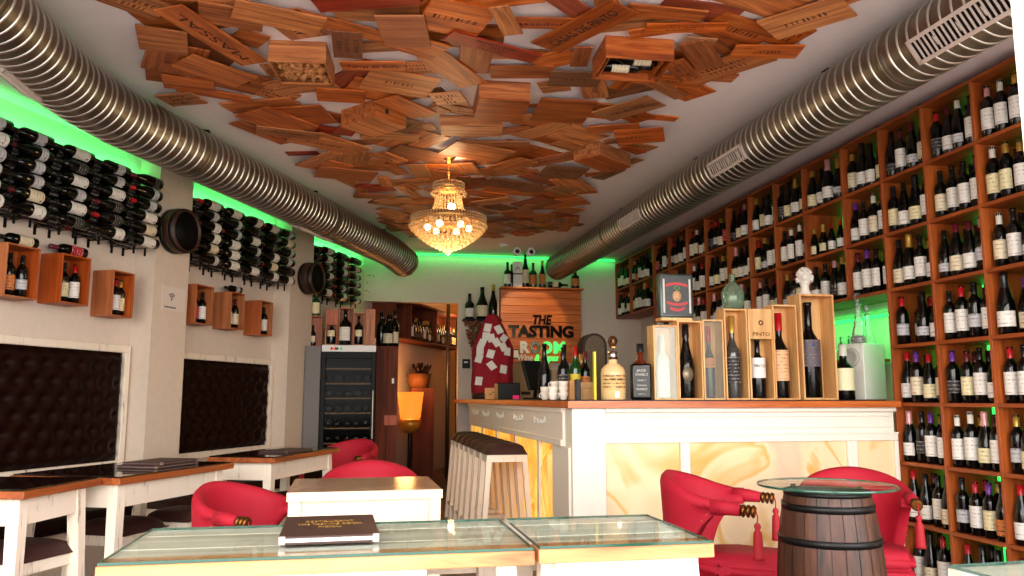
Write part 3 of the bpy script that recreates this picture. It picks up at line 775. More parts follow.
# upholstered wall panels, deep buttoned
def panel(s0, s1, z0, z1, name):
    nx = max(2, int((s1-s0)/.145)); nz = 7; P = []
    NU = nx*6; NV = nz*5
    for i in range(NU+1):
        row = []
        for j in range(NV+1):
            uu = i/NU*nx; vv = j/NV*nz
            # quilted relief with staggered buttons
            best = 9
            for r in range(int(vv)-1, int(vv)+3):
                for c in range(int(uu)-1, int(uu)+3):
                    bx = c+(.5 if r % 2 else 0); d = math.hypot((uu-bx)*1.0, (vv-r)*.72)
                    best = min(best, d)
            dep = .055*min(1, best/.62)**.6
            e = min(1, min(i, NU-i)/2, min(j, NV-j)/2)
            row.append((s0+(s1-s0)*i/NU, -.012-dep*e, z0+(z1-z0)*j/NV))
        P.append(row)
    m = MB(); m.grid(P, M=WM); o = m.build('leather_wall_panel', leather)
    bt = MB()
    for r in range(1, nz):
        for c in range(nx+1):
            x = (c+(.5 if r % 2 else 0))/nx
            if .02 < x < .98: bt.lathe([(.009, 0), (.006, .006), (0, .008)], 8, M=WM @ Matrix.Translation((s0+(s1-s0)*x, -.014, z0+(z1-z0)*r/nz)) @ Matrix.Rotation(PI/2, 4, 'X'))
    bt.build('buttons', leather, o)
    f = MB(); b = .055
    f.box(s0-b, s1+b, -.045, -.002, z1, z1+b, M=WM, bev=.004); f.box(s0-b, s1+b, -.045, -.002, z0-b, z0, M=WM, bev=.004)
    f.box(s1, s1+b, -.045, -.002, z0, z1, M=WM, bev=.004); f.box(s0-b, s0, -.045, -.002, z0, z1, M=WM, bev=.004)
    f.build('frame', paintw, o)
    return tag(o, name, 'wall panel', 'buttoned leather panels on the slanted wall')
panel(-1.9, 1.215, .665, 1.455, 'deep-buttoned brown leather wall panel between the shop front and near pillar')
panel(1.78, 3.26, .665, 1.445, 'deep-buttoned brown leather wall panel between the two pillars')
# bench
bn = empty('wall_bench', tuple(WP(-1.9, 0, 0)), WA)
MB().box(0, 5.1, -.62, -.19, 0, .34).build('base', paintw, bn)
k = 0; x = 0
while x < 5.05:
    MB().box(x+.004, min(x+.85, 5.1)-.004, -.66, -.2, .345, .45, bev=.03, smooth=True).build('seat_cushion', leather, bn); x += .85
tag(bn, 'long low bench with dark leather seat along the slanted wall', 'bench')

# ------------------------------------------------------------------ tables by the slanted wall
def wall_table(name_lbl, corner, az, L_, Wd, nlegs=4, ztop=.76):
    """corner = room-side near corner; long edge L_ runs along az; Wd towards the wall"""
    o = empty('dining_table', (corner[0], corner[1], 0), PI/2-R(az))      # local x along the long edge, local +y to the wall
    MB().box(0, L_, 0, Wd, ztop-.038, ztop-.007, bev=.003).build('tabletop', tedge, o)
    MB().box(.012, L_-.012, .012, Wd-.012, ztop-.0065, ztop, bev=.001).build('glass_top', blackglass, o)
    a = MB(); ap = .11
    for (x0, x1, y0, y1) in ((.07, L_-.07, .05, .07), (.07, L_-.07, Wd-.07, Wd-.05), (.05, .07, .05, Wd-.05), (L_-.07, L_-.05, .05, Wd-.05)): a.box(x0, x1, y0, y1, ztop-.038-ap, ztop-.039)
    a.build('apron', paintw, o)
    for sx in (0, 1):
        for sy in (0, 1):
            x = .045 if not sx else L_-.045-.055; y = .045 if not sy else Wd-.045-.055; dx = -.035 if not sx else .035; dy = -.03 if not sy else .03; w_ = .055; z1 = ztop-.04
            MB().hexa([(x+dx+.006, y+dy+.006, 0), (x+dx+w_-.006, y+dy+.006, 0), (x+dx+w_-.006, y+dy+w_-.006, 0), (x+dx+.006, y+dy+w_-.006, 0)], [(x, y, z1), (x+w_, y, z1), (x+w_, y+w_, z1), (x, y+w_, z1)]).build('leg', paintw, o)
    return tag(o, name_lbl, 'table', 'white-legged tables along the slanted wall')
wall_table('white-legged wall table with dark glass top nearest the shop front', (-1.282, 3.544), 15, .53, .62)
wall_table('long dark-topped wall table with two menus, between the shop front table and red armchair', (-1.061, 4.036), 24.6, .92, .62)
wall_table('far dark-topped wall table with one menu beside the far pillar', (-.487, 5.208), 21.2, 1.03, .46)
plain('plain menu pages', srgb(110, 96, 90), .7)
def menu(loc, rz, lbl, wx=.3, wy=.22, thick=.014, lettering=False):
    o = empty('menu_folder', loc, rz)
    MB().box(-wx/2, wx/2, -wy/2, wy/2, thick-.005, thick, bev=.001).build('front_cover', plain('brown leatherette', srgb(62, 34, 30), .5, bump=.15, bscale=300), o)
    MB().box(-wx/2, wx/2, -wy/2, wy/2, 0, .005, bev=.001).build('back_cover', MATS['brown leatherette'], o)
    MB().box(wx/2-.004, wx/2, -wy/2, wy/2, .005, thick-.005).build('spine', MATS['brown leatherette'], o)
    MB().box(-wx/2+.006, wx/2-.006, -wy/2+.004, wy/2-.004, .0052, thick-.0052).build('pages', white if lettering else MATS['plain menu pages'], o)
    for sx in (-1, 1): MB().box(sx*(wx/2-.008)-.008, sx*(wx/2-.008)+.008, -wy/2-.001, -wy/2+.012, .0005, thick+.0008).build('corner_cap', plain('tin', srgb(170, 160, 160), .3, metal=1), o)
    if lettering:
        text('cover_lettering', 'RESTAURANT', .04, gold, o, .0003, Matrix.Translation((0, .06, thick+.0006)), width=.13)
        text('cover_lettering', 'THE TASTING ROOM', .034, gold, o, .0003, Matrix.Translation((0, .012, thick+.0006)), width=.17)
        text('cover_lettering', 'MENU', .034, gold, o, .0003, Matrix.Translation((0, -.034, thick+.0006)), width=.06)
    return tag(o, lbl, 'menu')
menu((-1.03, 4.63, .7605), WA, 'brown menu folder at the bottom of the pair on the long wall table', .34, .24, .016)
menu((-1.02, 4.64, .7770), WA+.05, 'brown menu folder lying on top of the pair on the long wall table', .32, .23, .014)
menu((-.46, 5.72, .7605), WA-.1, 'dark menu folder on the far wall table beside the far pillar', .32, .22, .014)

# ------------------------------------------------------------------ stools
def stool(loc, rz, h, w_, lbl, grp, cus, dpt=None, paint=None):
    d_ = dpt or w_; o = empty('stool', loc, rz); paint = paint or paintw; ct = .075 if h > .7 else .06
    z1 = h-ct
    P = []
    # domed cushion
    n = 12
    for i in range(n+1):
        row = []
        for j in range(n+1):
            u = i/n*2-1; v = j/n*2-1
            e = (1-abs(u)**4)*(1-abs(v)**4)
            row.append((u*w_/2*1.05, v*d_/2*1.05, z1+.004+(ct)*max(0, e)**.5))
        P.append(row)
    m = MB(); V = m.grid(P); m.box(-w_/2*1.05, w_/2*1.05, -d_/2*1.05, d_/2*1.05, z1, z1+.004)
    m.build('seat_cushion', cus, o)
    a = MB(); t = .022; b_ = .05
    for (x0, x1, y0, y1) in ((-w_/2, w_/2, -d_/2, -d_/2+t), (-w_/2, w_/2, d_/2-t, d_/2), (-w_/2, -w_/2+t, -d_/2+t, d_/2-t), (w_/2-t, w_/2, -d_/2+t, d_/2-t)): a.box(x0, x1, y0, y1, z1-b_, z1-.001)
    a.build('apron', paint, o)
    sp = .035*(h/.5)
    for sx in (-1, 1):
        for sy in (-1, 1):
            x = sx*(w_/2-.018); y = sy*(d_/2-.018); dx = sx*sp; dy = sy*sp*.35; q = .019
            MB().hexa([(x+dx-q*.9, y+dy-q*.9, 0), (x+dx+q*.9, y+dy-q*.9, 0), (x+dx+q*.9, y+dy+q*.9, 0), (x+dx-q*.9, y+dy+q*.9, 0)], [(x-q, y-q, z1-.002), (x+q, y-q, z1-.002), (x+q, y+q, z1-.002), (x-q, y+q, z1-.002)]).build('leg', paint, o)
    zz = .17; f = 1-zz/z1
    for sy in (-1, 1): y = sy*(d_/2-.018+sp*.35*f); x = w_/2-.018+sp*f; MB().box(-x, x, y-.01, y+.01, zz-.014, zz+.014).build('stretcher', paint, o)
    for sx in (-1, 1): x = sx*(w_/2-.018+sp*f); y = d_/2-.018+sp*.35*f; MB().box(x-.01, x+.01, -y, y, zz-.045, zz-.017).build('stretcher', paint, o)
    return tag(o, lbl, 'stool', grp)
LG = 'low white stools tucked under the wall tables'
stool((-1.44, 3.95, 0), WA, .5, .34, 'low white stool with brown cushion under the wall table nearest the shop front', LG, cushion)
stool((-1.2, 4.6, 0), WA, .5, .33, 'low white stool with brown cushion under near half of the long wall table', LG, cushion)
stool((-.97, 4.98, 0), WA, .5, .28, 'low white stool with brown cushion sticking out beyond the long wall table', LG, cushion)
stool((-1.17, 5.55, 0), WA, .5, .28, 'low stool standing behind the others between wall and far wall table', LG, cushion)
stool((-.42, 5.62, 0), WA, .5, .3, 'low stool under the far wall table behind the red armchair', LG, cushion)
for k in range(7):
    stool((1.045, 5.76+.32*k, 0), 0, .80, .285, 'tall white bar stool with brown cushion, %s in the row counted from shop front' % ORD[k], 'tall stools lined up along the side of the bar', cushion, .27)

# ------------------------------------------------------------------ red armchairs
def armchair(loc, rz, lbl, sc=.94, tassels=True):
    """faces local +x"""
    o = empty('armchair', loc, rz)
    SH = .44; top = .835; NA = 28; A0 = R(90)
    outer = []; rx, ry, th = .275, .27, .055
    def top_h(a):
        f = abs(a)/A0
        return top-(top-.735)*(min(1, f/.92)**1.7)
    def bot_h(a):
        f = abs(a)/A0
        return .20 if f < .55 else .20+(.66-.20)*min(1, ((f-.55)/.36))**.65
    P = []
    for i in range(NA+1):
        a = -A0+2*A0*i/NA; c, s = -math.cos(a), math.sin(a)
        f = abs(a)/A0; ext = .05*max(0, f-.8)/.2
        h = top_h(a); zb = bot_h(a); flare = 1.0
        def pt(rad, z, tilt):   # rad offset from outer radius
            k = 1+.10*tilt
            return ((rx*k-rad)*c+ext, (ry*k-rad)*s, z)
        prof = [(0, zb, 0), (0, zb+(h-zb)*.3, .25), (0, zb+(h-zb)*.65, .65), (.0, h-.045, 1), (.006, h-.018, 1.02), (.024, h, 1.02), (.044, h-.012, 1), (.056, h-.04, .95), (.06, zb+(h-zb)*.6, .6), (.06, zb+(h-zb)*.3, .25), (.055, zb, 0), (0, zb, 0)]
        P.append([pt(*q) for q in prof])
    m = MB(); V = m.grid(P)
    for e in (V[0], V[-1]):
        try: m.b.faces.new(e[:-1])
        except ValueError: pass
    m.build('backrest', red, o)
    # welt and nail heads along the arm edge
    nh = MB()
    for i in range(NA+1):
        a = -A0+2*A0*i/NA
        if abs(a)/A0 > .55:
            for q in (0, .5):
                aa = a+q*2*A0/NA*(1 if a < 0 else -1)
                c, s = -math.cos(aa), math.sin(aa); zb = bot_h(aa); ext = .05*max(0, abs(aa)/A0-.8)/.2
                nh.ball(((rx+.003)*c+ext, (ry+.003)*s, zb+.018), .0042)
    for k in range(10):
        nh.ball((.2-.005, -.2765, .21+.02*k), .004) if k < 7 else None
    nh.build('nail_heads', brass, o)
    # arms
    for sy in (-1, 1):
        c, s = -math.cos(A0), math.sin(A0)*sy
        x0, y0 = (rx-.03)*c+.03, (ry*1.08-.03)*s
        am = MB(); am.tube([(x0-.03, y0, .70), (x0+.04, y0+sy*.004, .698), (x0+.10, y0+sy*.008, .692)], [.036, .032, .026], 14); a_ = am.build('arm', red, o)
        rg = MB()
        for q in range(3): rg.tube([(x0+.103+q*.022, y0+sy*.009, .691-q*.001), (x0+.109+q*.022, y0+sy*.009, .691-q*.001), (x0+.115+q*.022, y0+sy*.009, .691-q*.001), (x0+.121+q*.022, y0+sy*.009, .690-q*.001)], [.022, .029, .029, .022], 14)
        rg.build('turned_ring_end', darkbrass, a_)
        if tassels:
            ts = MB(); xx, yy = x0+.165, y0+sy*.012
            ts.tube([(xx, yy, .70), (xx+.008, yy, .67), (xx+.006, yy, .64)], .003, 6)
            ts.lathe([(0, .645), (.012, .638), (.016, .625), (.01, .612), (.018, .60), (.02, .58), (.024, .50), (.026, .485), (0, .485)], 14, M=Matrix.Translation((xx+.006, yy, 0)))
            ts.build('tassel', redtassel, a_)
    # seat: sprung base plus loose rounded cushion
    bs = MB(); n = 24
    def seatpoly(k, fr=.27):
        pts_ = [(fr, -.245*k), (fr, .245*k)]
        for i in range(9):
            a = R(60)+R(60)*0+ (PI-R(120))*i/8
        L_ = [(fr, -.24*k), (fr+.005, 0), (fr, .24*k), (.1, .25*k)]
        for i in range(9):
            a = PI/2+PI*i/8; L_.append((.02+.245*k*math.cos(a), .235*k*math.sin(a)))
        L_.append((.1, -.25*k)); return L_
    bs.prism(seatpoly(1), .16, .37); bmesh.ops.bevel(bs.b, geom=list(bs.b.edges), offset=.012, segments=2, affect='EDGES')
    for f in bs.b.faces: f.smooth = True
    bs.build('seat_base', red, o)
    cs = MB(); cs.prism(seatpoly(1.0, .285), .372, .458); bmesh.ops.bevel(cs.b, geom=[e for e in cs.b.edges], offset=.028, segments=3, affect='EDGES')
    for f in cs.b.faces: f.smooth = True
    cs.build('seat', red, o)
    for sx in (-.17, .2):
        for sy in (-1, 1):
            MB().lathe([(.014, 0), (.018, .02), (.014, .04), (.022, .12), (.026, .16)], 12, M=Matrix.Translation((sx, sy*.18, 0))).build('leg', darkbarrel, o)
    o.scale = (sc,)*3
    return tag(o, lbl, 'armchair', 'red velvet tub armchairs')
armchair((1.655, 3.50, 0), R(-37), 'red velvet armchair with tassels beside the barrel table, facing the bottle shelf')
armchair((2.40, 3.62, 0), R(-120), 'red velvet armchair behind the barrel table, backed against the bottle shelf', .92)
armchair((-.43, 3.80, 0), R(-34), 'red velvet armchair between the wall tables and the pale wooden table', .89)
armchair((.08, 4.30, 0), R(-90), 'red velvet armchair behind the pale wooden table, only its back rising above')
armchair((-.10, 6.72, 0), R(-125), 'red armchair in the shade at the far end of the far wall table')

# ------------------------------------------------------------------ pale table in the middle
o = empty('dining_table', (.04, 3.53, 0), R(1))
MB().box(-.30, .30, -.27, .27, .728, .76, bev=.003).build('tabletop', palelight, o)
a = MB(); a.box(-.3, .3, -.272, -.268, .725, .759); a.build('front_edging', palew, o)
a = MB(); a.box(-.245, .245, -.255, -.235, .615, .7275); a.box(-.245, .245, .235, .255, .615, .7275); a.box(-.285, -.265, -.21, .21, .615, .7275); a.box(.265, .285, -.21, .21, .615, .7275); a.build('apron', palew, o)
for sx in (-1, 1):
    for sy in (-1, 1): MB().box(sx*.27-.024, sx*.27+.024, sy*.24-.024, sy*.24+.024, 0, .7275, bev=.002).build('leg', palew, o)
tag(o, 'pale washed wooden table with glossy top between two red armchairs', 'table')

# ------------------------------------------------------------------ front tables
def front_table(x0, x1, y0, y1, lbl, legs, grp='rustic glass-topped tables at the shop front', rz=0):
    cx, cy = (x0+x1)/2, (y0+y1)/2; hx, hy = (x1-x0)/2, (y1-y0)/2
    o = empty('dining_table', (cx, cy, 0), rz); zt = .752
    n = 5; w_ = 2*hy/n
    for k in range(n): MB().box(-hx, hx, -hy+w_*k+.001, -hy+w_*(k+1)-.001, zt-.034, zt-(.001 if k % 2 else 0), bev=.002).build('plank', rustic if 0 < k else rusticedge, o)
    MB().box(-hx+.004, hx-.004, -hy+.004, hy-.004, zt+.001, zt+.0075).build('glass_top', glassgr, o)
    e = MB(); q = .0008
    for (a, b, c, d) in ((-hx+.004-q, hx-.004+q, -hy+.004-q, -hy+.004), (-hx+.004-q, hx-.004+q, hy-.004, hy-.004+q), (-hx+.004-q, -hx+.004, -hy+.004, hy-.004), (hx-.004, hx-.004+q, -hy+.004, hy-.004)): e.box(a, b, c, d, zt+.001, zt+.0075)
    e.build('glass_edge', glassedge, o)
    legs(o, hx, hy, zt-.036)
    return tag(o, lbl, 'table', grp)
def legsA(o, hx, hy, z):
    MB().box(-hx+.02, .235, -hy+.03, -hy+.05, .45, z).build('front_panel', white, o)
    MB().box(-hx+.02, hx-.05, hy-.06, hy-.04, z-.1, z).build('apron', paintw, o)
    for sx, sy in ((-1, -1), (-1, 1), (1, -1), (1, 1)):
        x = sx*(hx-.06); y = sy*(hy-.085); MB().hexa([(x+sx*.03-.02, y-.02, 0), (x+sx*.03+.02, y-.02, 0), (x+sx*.03+.02, y+.02, 0), (x+sx*.03-.02, y+.02, 0)], [(x-.025, y-.025, z), (x+.025, y-.025, z), (x+.025, y+.025, z), (x-.025, y+.025, z)]).build('leg', paintw, o)
def legsB(o, hx, hy, z):
    m = MB(); m.hexa([(-hx+.03, -hy+.03, 0), (hx+.03, -hy+.03, 0), (hx+.03, -hy+.05, 0), (-hx+.03, -hy+.05, 0)], [(-hx+.05, -hy+.03, z), (hx-.035, -hy+.03, z), (hx-.035, -hy+.05, z), (-hx+.05, -hy+.05, z)]); m.build('front_panel', white, o)
    MB().box(-hx+.02, hx-.02, hy-.06, hy-.04, z-.1, z).build('apron', paintw, o)
    for sx, sy in ((-1, -1), (-1, 1), (1, -1), (1, 1)):
        x = sx*(hx-.045); y = sy*(hy-.085); MB().hexa([(x+sx*.03-.02, y-.02, 0), (x+sx*.03+.02, y-.02, 0), (x+sx*.03+.02, y+.02, 0), (x+sx*.03-.02, y+.02, 0)], [(x-.025, y-.025, z), (x+.025, y-.025, z), (x+.025, y+.025, z), (x-.025, y+.025, z)]).build('leg', paintw, o)
front_table(-.556, .434, 1.965, 2.455, 'long rustic plank table with glass top and the open-edged menu on it', legsA)
front_table(.446, .905, 1.975, 2.455, 'short rustic plank table with glass top abutting the longer one', legsB)
front_table(1.29, 1.93, 1.02, 1.62, 'rustic glass-topped table corner in front of the lower shelf bottles', legsA, rz=R(3))
menu((-.063, 2.285, .7605), R(1.5), 'brown menu folder with gold lettering on the long rustic table', .245, .35, .02, True)

# ------------------------------------------------------------------ barrel table
o = empty('barrel_table', (1.715, 2.76, 0))
bp = [(.150, .0)]
for k in range(17): z = .785*k/16; bp.append((.150+.040*(1-((z-.39)/.39)**2), z))
brl = MB(); nst = 24
for s_ in range(nst):
    a0 = 2*PI*s_/nst+.008; a1 = 2*PI*(s_+1)/nst-.008
    brl.lathe(bp[1:], 3, a0=a0, a1=a1, cap=False)
brl.lathe([(r-.006, z) for r, z in bp[1:]], 48, cap=True)
brl.build('staves', barrelw, o)
for z in (.04, .168, .612, .728, .776):
    hw = .013 if z < .75 else .008; r = .150+.040*(1-((z-.39)/.39)**2)+.003
    MB().lathe([(r-.004, z-hw), (r, z-hw), (r, z+hw), (r-.004, z+hw)], 48, cap=False).build('hoop', iron, o)
MB().lathe([(0, .757), (.138, .757), (.138, .765), (0, .765)], 32).build('barrel_head', barrelw, o)
for a in (0, 2.1, 4.2): MB().lathe([(.01, .7855), (.01, .7945)], 10, M=Matrix.Translation((.135*math.cos(a), .135*math.sin(a), 0))).build('rubber_pad', blackpl, o)
MB().lathe([(0, .795), (.243, .795), (.246, .798), (.246, .803), (.243, .805), (0, .805)], 64).build('glass_top', glassgr, o)
MB().lathe([(.2463, .7965), (.2475, .798), (.2475, .803), (.2463, .8045)], 64, cap=False).build('glass_edge', glassedge, o)
tag(o, 'upright oak barrel with black hoops carrying a round glass table top', 'barrel table')

# ------------------------------------------------------------------ bar counter
bar = empty('bar_counter', (1.25, 4.64, 0))
def bx(name, mat, *bs, bev=0):
    m = MB()
    for b in bs: m.box(b[0]-1.25, b[1]-1.25, b[2]-4.64, b[3]-4.64, b[4], b[5], bev=bev)
    return m.build(name, mat, bar)
m = MB(); m.prism([(-.035, -.05), (2.155, -.05), (2.155, .55), (.5, .55), (.5, 5.68), (-.035, 5.68)], 1.062, 1.102)
m.build('counter_top', bartop, bar)
bx('bar_mat', blackpl, (1.26, 3.39, 4.72, 5.1, 1.1025, 1.108), (1.26, 1.70, 5.11, 8.0, 1.1025, 1.108))
bx('front_body', paintx, (1.25, 3.40, 4.665, 5.13, 0, 1.061), bev=.002)
bx('side_body', paintx, (1.275, 1.70, 5.135, 8.97, 0, 1.061), bev=.002)
# front frame: rails and stiles standing proud of the onyx
fr = [(1.25, 1.455, 0, 1.06), (1.925, 1.985, .161, .851), (3.04, 3.108, .161, .851), (3.372, 3.40, .161, .851)]
for a, b, z0, z1 in fr: bx('front_stile', paintx, (a, b, 4.63, 4.664, z0, z1), bev=.003)
bx('front_rail', paintx, (1.456, 3.40, 4.63, 4.664, .852, .9), (1.456, 3.40, 4.63, 4.664, 1.035, 1.061), (1.456, 3.40, 4.63, 4.664, 0, .16), bev=.003)
bx('front_rail_moulding', paintx, (1.456, 3.40, 4.622, 4.6285, .895, .905), (1.50, 3.37, 4.652, 4.663, .935, .945), (1.50, 3.37, 4.652, 4.663, 1.005, 1.015), bev=.001)
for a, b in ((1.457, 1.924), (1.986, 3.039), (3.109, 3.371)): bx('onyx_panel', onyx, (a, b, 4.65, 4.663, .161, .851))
# side: cornice band with applied scrolls, stiles and glowing panels
bx('side_band', paintx, (1.235, 1.274, 4.80, 8.97, .83, 1.06), (1.222, 1.234, 4.80, 8.97, .83, .87), (1.225, 1.234, 4.80, 8.97, 1.03, 1.06), bev=.002)
bx('side_corner_post', paintx, (1.235, 1.274, 4.665, 5.07, 0, .829), bev=.003)
st = [5.07, 5.50, 5.56, 6.36, 6.42, 7.22, 7.28, 8.05, 8.11, 8.92]
for a, b in zip(st[1::2], st[2::2]+[8.97]): bx('side_stile', paintx, (1.245, 1.274, a, b, .12, .829), bev=.002)
bx('side_skirting', paintx, (1.245, 1.274, 5.07, 8.97, 0, .119))
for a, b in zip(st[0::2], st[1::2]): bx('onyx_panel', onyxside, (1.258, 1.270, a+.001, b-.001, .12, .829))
sc = MB()
for yc in (5.45, 6.2, 7.0, 7.8, 8.5):
    for k in range(-3, 4):
        rr = .018+.004*abs(k)
        sc.tube([(-.018, yc-4.64+k*.055+rr*math.cos(q), .955+rr*.7*math.sin(q)+.006*abs(k)) for q in [PI*1.7*i/9*(1 if k % 2 else -1) for i in range(10)]], .0042, 5)
sc.build('scroll_moulding', white, bar)
tag(bar, 'white L-shaped bar counter with wooden top and glowing onyx panels', 'bar counter')
ZB = 1.1085
# ---- things on the bar front leg (pixel-measured, standing at Y 4.75-4.95)
def openbox(x, y, w_, d_, z, h, t, mat, lbl, grp, back=True, name='bottle_crate', glass=False, lid=None):
    o = empty(name, (x, y, z)); 
    MB().box(0, t, 0, d_, 0, h, bev=.001).build('side_panel', mat, o); MB().box(w_-t, w_, 0, d_, 0, h, bev=.001).build('side_panel', mat, o)
    MB().box(t, w_-t, 0, d_, 0, t).build('bottom_panel', mat, o); MB().box(t, w_-t, 0, d_, h-t, h).build('top_panel', mat, o)
    MB().box(t, w_-t, d_-t, d_, t, h-t).build('back_panel', mat, o)
    if glass: MB().box(t, w_-t, .004, .007, t, h-t).build('window', clearglass, o)
    if lid: MB().box(t-.002, w_-t+.002, -.005, -.0005, h-lid, h).build('sliding_lid', mat, o)
    return tag(o, lbl, 'crate', grp)
G1 = 'upright bottle crates on the bar'
def tallbottle(x, y, z, r, h, lbl, lab, cap, neck=.3, grp='large bottles in the crates on the bar', body=bottleg, labz=(.18, .48), shape='claret', labmat=None, lw=1.2):
    nr = r*.36
    if shape == 'claret': pr = [(0, 0), (r*.95, 0), (r, .006), (r, h*(.98-neck-.1)), (r*.92, h*(1-neck-.08)), (r*.5, h*(1-neck)), (nr, h*(1-neck+.05)), (nr*.95, h*.96), (nr*1.1, h*.965), (nr*1.1, h), (0, h)]
    else: pr = [(0, 0), (r*.95, 0), (r, .006), (r, h*.42), (r*.85, h*.52), (r*.5, h*.68), (nr, h*.8), (nr*.9, h*.96), (nr*1.1, h*.965), (nr*1.1, h), (0, h)]
    o = MB().lathe(pr, 24).build('wine_bottle', body, None, (x, y, z))
    lm = labmat or LAB.get(lab)
    if lm: MB().lathe([(r+.0008, h*labz[0]), (r+.0008, h*labz[1])], 16, a0=-PI/2-lw-.25, a1=-PI/2+lw-.25, cap=False).build('label', lm, o)
    if cap: MB().lathe([(nr*1.2, h*(1-neck*.62)), (nr*1.16, h+.001), (0, h+.002)], 16, cap=False).build('capsule', CAP[cap], o)
    return tag(o, lbl, 'bottle', grp)
y0 = 4.78
openbox(1.825, y0, .16, .115, ZB, .468, .010, cratew, 'leftmost narrow pine crate on the bar, with a clear window', G1, glass=True)
o = tallbottle(1.905, y0+.062, ZB+.011, .045, .40, 'pale frosted bottle behind the window of the first pine crate', 'white', None, body=plain('frosted bottle', srgb(206, 216, 196), .25), labz=(.02, .6), lw=1.5)
openbox(1.988, y0, .165, .14, ZB, .50, .010, cratew, 'open pine crate holding a long-necked bottle with a grey seal', G1)
o = tallbottle(2.065, y0+.06, ZB+.011, .052, .47, 'long-necked dark bottle with an oval grey seal in the second crate', None, 'black', shape='burgundy')
MB().lathe([(0, 0), (.035, .0), (.035, .003), (0, .003)], 20, M=Matrix.Translation((-.012, -.051, .15)) @ Matrix.Diagonal((1, 1, 1.4, 1)) @ Matrix.Rotation(PI/2, 4, 'X')).build('oval_seal', plain('pewter', srgb(140, 126, 104), .4, metal=.4), o)
openbox(2.158, y0, .142, .12, ZB, .51, .010, cratew, 'pine crate with clear plastic front and a red-capped slim bottle', G1, glass=True)
tallbottle(2.223, y0+.062, ZB+.011, .036, .46, 'slim red-capped bottle with salmon label behind clear crate front', 'orange', 'red', neck=.36, labz=(.42, .56))
openbox(2.308, y0, .16, .125, ZB, .583, .010, cratew, 'tall pine crate holding a gold-capped clear bottle beside the lettered crate', G1)
o = tallbottle(2.385, y0+.06, ZB+.011, .05, .53, 'tall bottle with gold capsule and grey label beside the lettered crate', 'black', 'gold', neck=.34, labz=(.18, .5), body=plain('smoky bottle', srgb(62, 60, 58), .08, spec=.8))
o = openbox(2.475, y0, .17, .12, ZB, .585, .010, cratew, 'pine crate lettered PINTO with its half-lid over a white-labelled bottle', G1, lid=.195)
text('crate_lettering', 'PINTO', .034, burn, o, .0006, Matrix.Translation((.085, -.0062, .42)) @ FACE_CAM, width=.12)
text('crate_lettering', 'TERRAS', .012, burn, o, .0006, Matrix.Translation((.085, -.001, .010)) @ FACE_CAM, width=.05)
em = MB()
for k in range(8): em.lathe([(0, 0), (.006, 0), (.006, .0012), (0, .0012)], 4, M=Matrix.Translation((.085+.013*math.cos(k*PI/4), -.0052, .495+.013*math.sin(k*PI/4))) @ Matrix.Rotation(PI/2, 4, 'X'))
em.build('crate_emblem', burn, o)
o = tallbottle(2.56, y0+.06, ZB+.011, .049, .38, 'bottle with white PINTO label inside the lettered crate', 'white', None, labz=(.34, .68), labmat=plain('plain white label', srgb(236, 228, 222), .6))
text('label_lettering', 'PINTO', .026, ink, o, .0004, Matrix.Translation((-.012, -.0505, .205)) @ FACE_CAM, width=.075)
openbox(2.648, y0, .172, .13, ZB, .617, .010, cratew, 'tall pine crate holding a magnum with a parchment label and red cap', G1)
tallbottle(2.72, y0+.062, ZB+.011, .055, .555, 'magnum with parchment-coloured label and red cap in a tall crate', 'orange', 'red', neck=.34, labz=(.2, .56), labmat=printed('label parchment', srgb(226, 176, 130), srgb(150, 90, 60), .52, seed=9))
openbox(2.835, y0-.02, .245, .16, ZB, .69, .012, cratew, 'largest pine crate at the right end of the crate row', G1)
o = tallbottle(2.935, y0+.06, ZB+.013, .07, .63, 'very large bottle with slate-grey label in the largest bar crate', None, None, neck=.33, labz=(.32, .6), labmat=printed('label slate', srgb(92, 84, 92), srgb(160, 120, 100), .55, seed=10))
MB().lathe([(0, 0), (.009, 0), (.009, .002), (0, .002)], 12, M=Matrix.Translation((-.015, -.07, .345)) @ Matrix.Rotation(PI/2, 4, 'X')).build('blue_crest', plain('blue crest', srgb(60, 90, 170), .5), o)
o = tallbottle(3.19, 4.86, ZB, .065, .365, 'squat dark bottle with cream label and white cap at the end of the bar', None, 'white', neck=.33, labz=(.17, .57), labmat=plain('cream paper', srgb(234, 224, 184), .6), grp='bottles standing on the bar')
# objects standing on the crates
o = empty('tin_sign', (2.00, y0+.06, ZB+.52), 0)
MB().box(-.115, .115, -.035, .035, 0, .285, bev=.012, smooth=True).build('tin_box', plain('grey tin', srgb(74, 84, 84), .3, metal=.5), o)
MB().box(-.098, .098, -.0365, -.035, .018, .267).build('printed_face', plain('tin print black', srgb(52, 56, 58), .4, var=.25, bscale=30), o)
fce = MB(); fce.lathe([(0, 0), (.03, 0), (.03, .0015), (0, .0015)], 20, M=Matrix.Translation((0, -.0366, .14)) @ Matrix.Diagonal((1, 1, 1.2, 1)) @ Matrix.Rotation(PI/2, 4, 'X')); fce.build('portrait_roundel', plain('portrait tan', srgb(206, 160, 120), .6, var=.3, bscale=90), o)
for z, w_, up in ((.22, .15, -1), (.085, .14, 1), (.05, .1, 1)):
    rib = MB(); n = 10; P = []
    for i in range(n+1):
        x = -w_/2+w_*i/n; zz = z+up*.014*(2*x/w_)**2
        P.append([(x, -.0375, zz-.009), (x, -.0375, zz+.009)])
    rib.grid(P, smooth=False); rib.build('ribbon_band', plain('ribbon red', srgb(190, 56, 60), .5), o)
eg = MB(); eg.tube([(.019*math.cos(q), -.038, .192+.009*math.sin(q)) for q in [2*PI*i/14 for i in range(15)]], .003, 5); eg.build('green_wreath', plain('wreath green', srgb(110, 170, 90), .5), o)
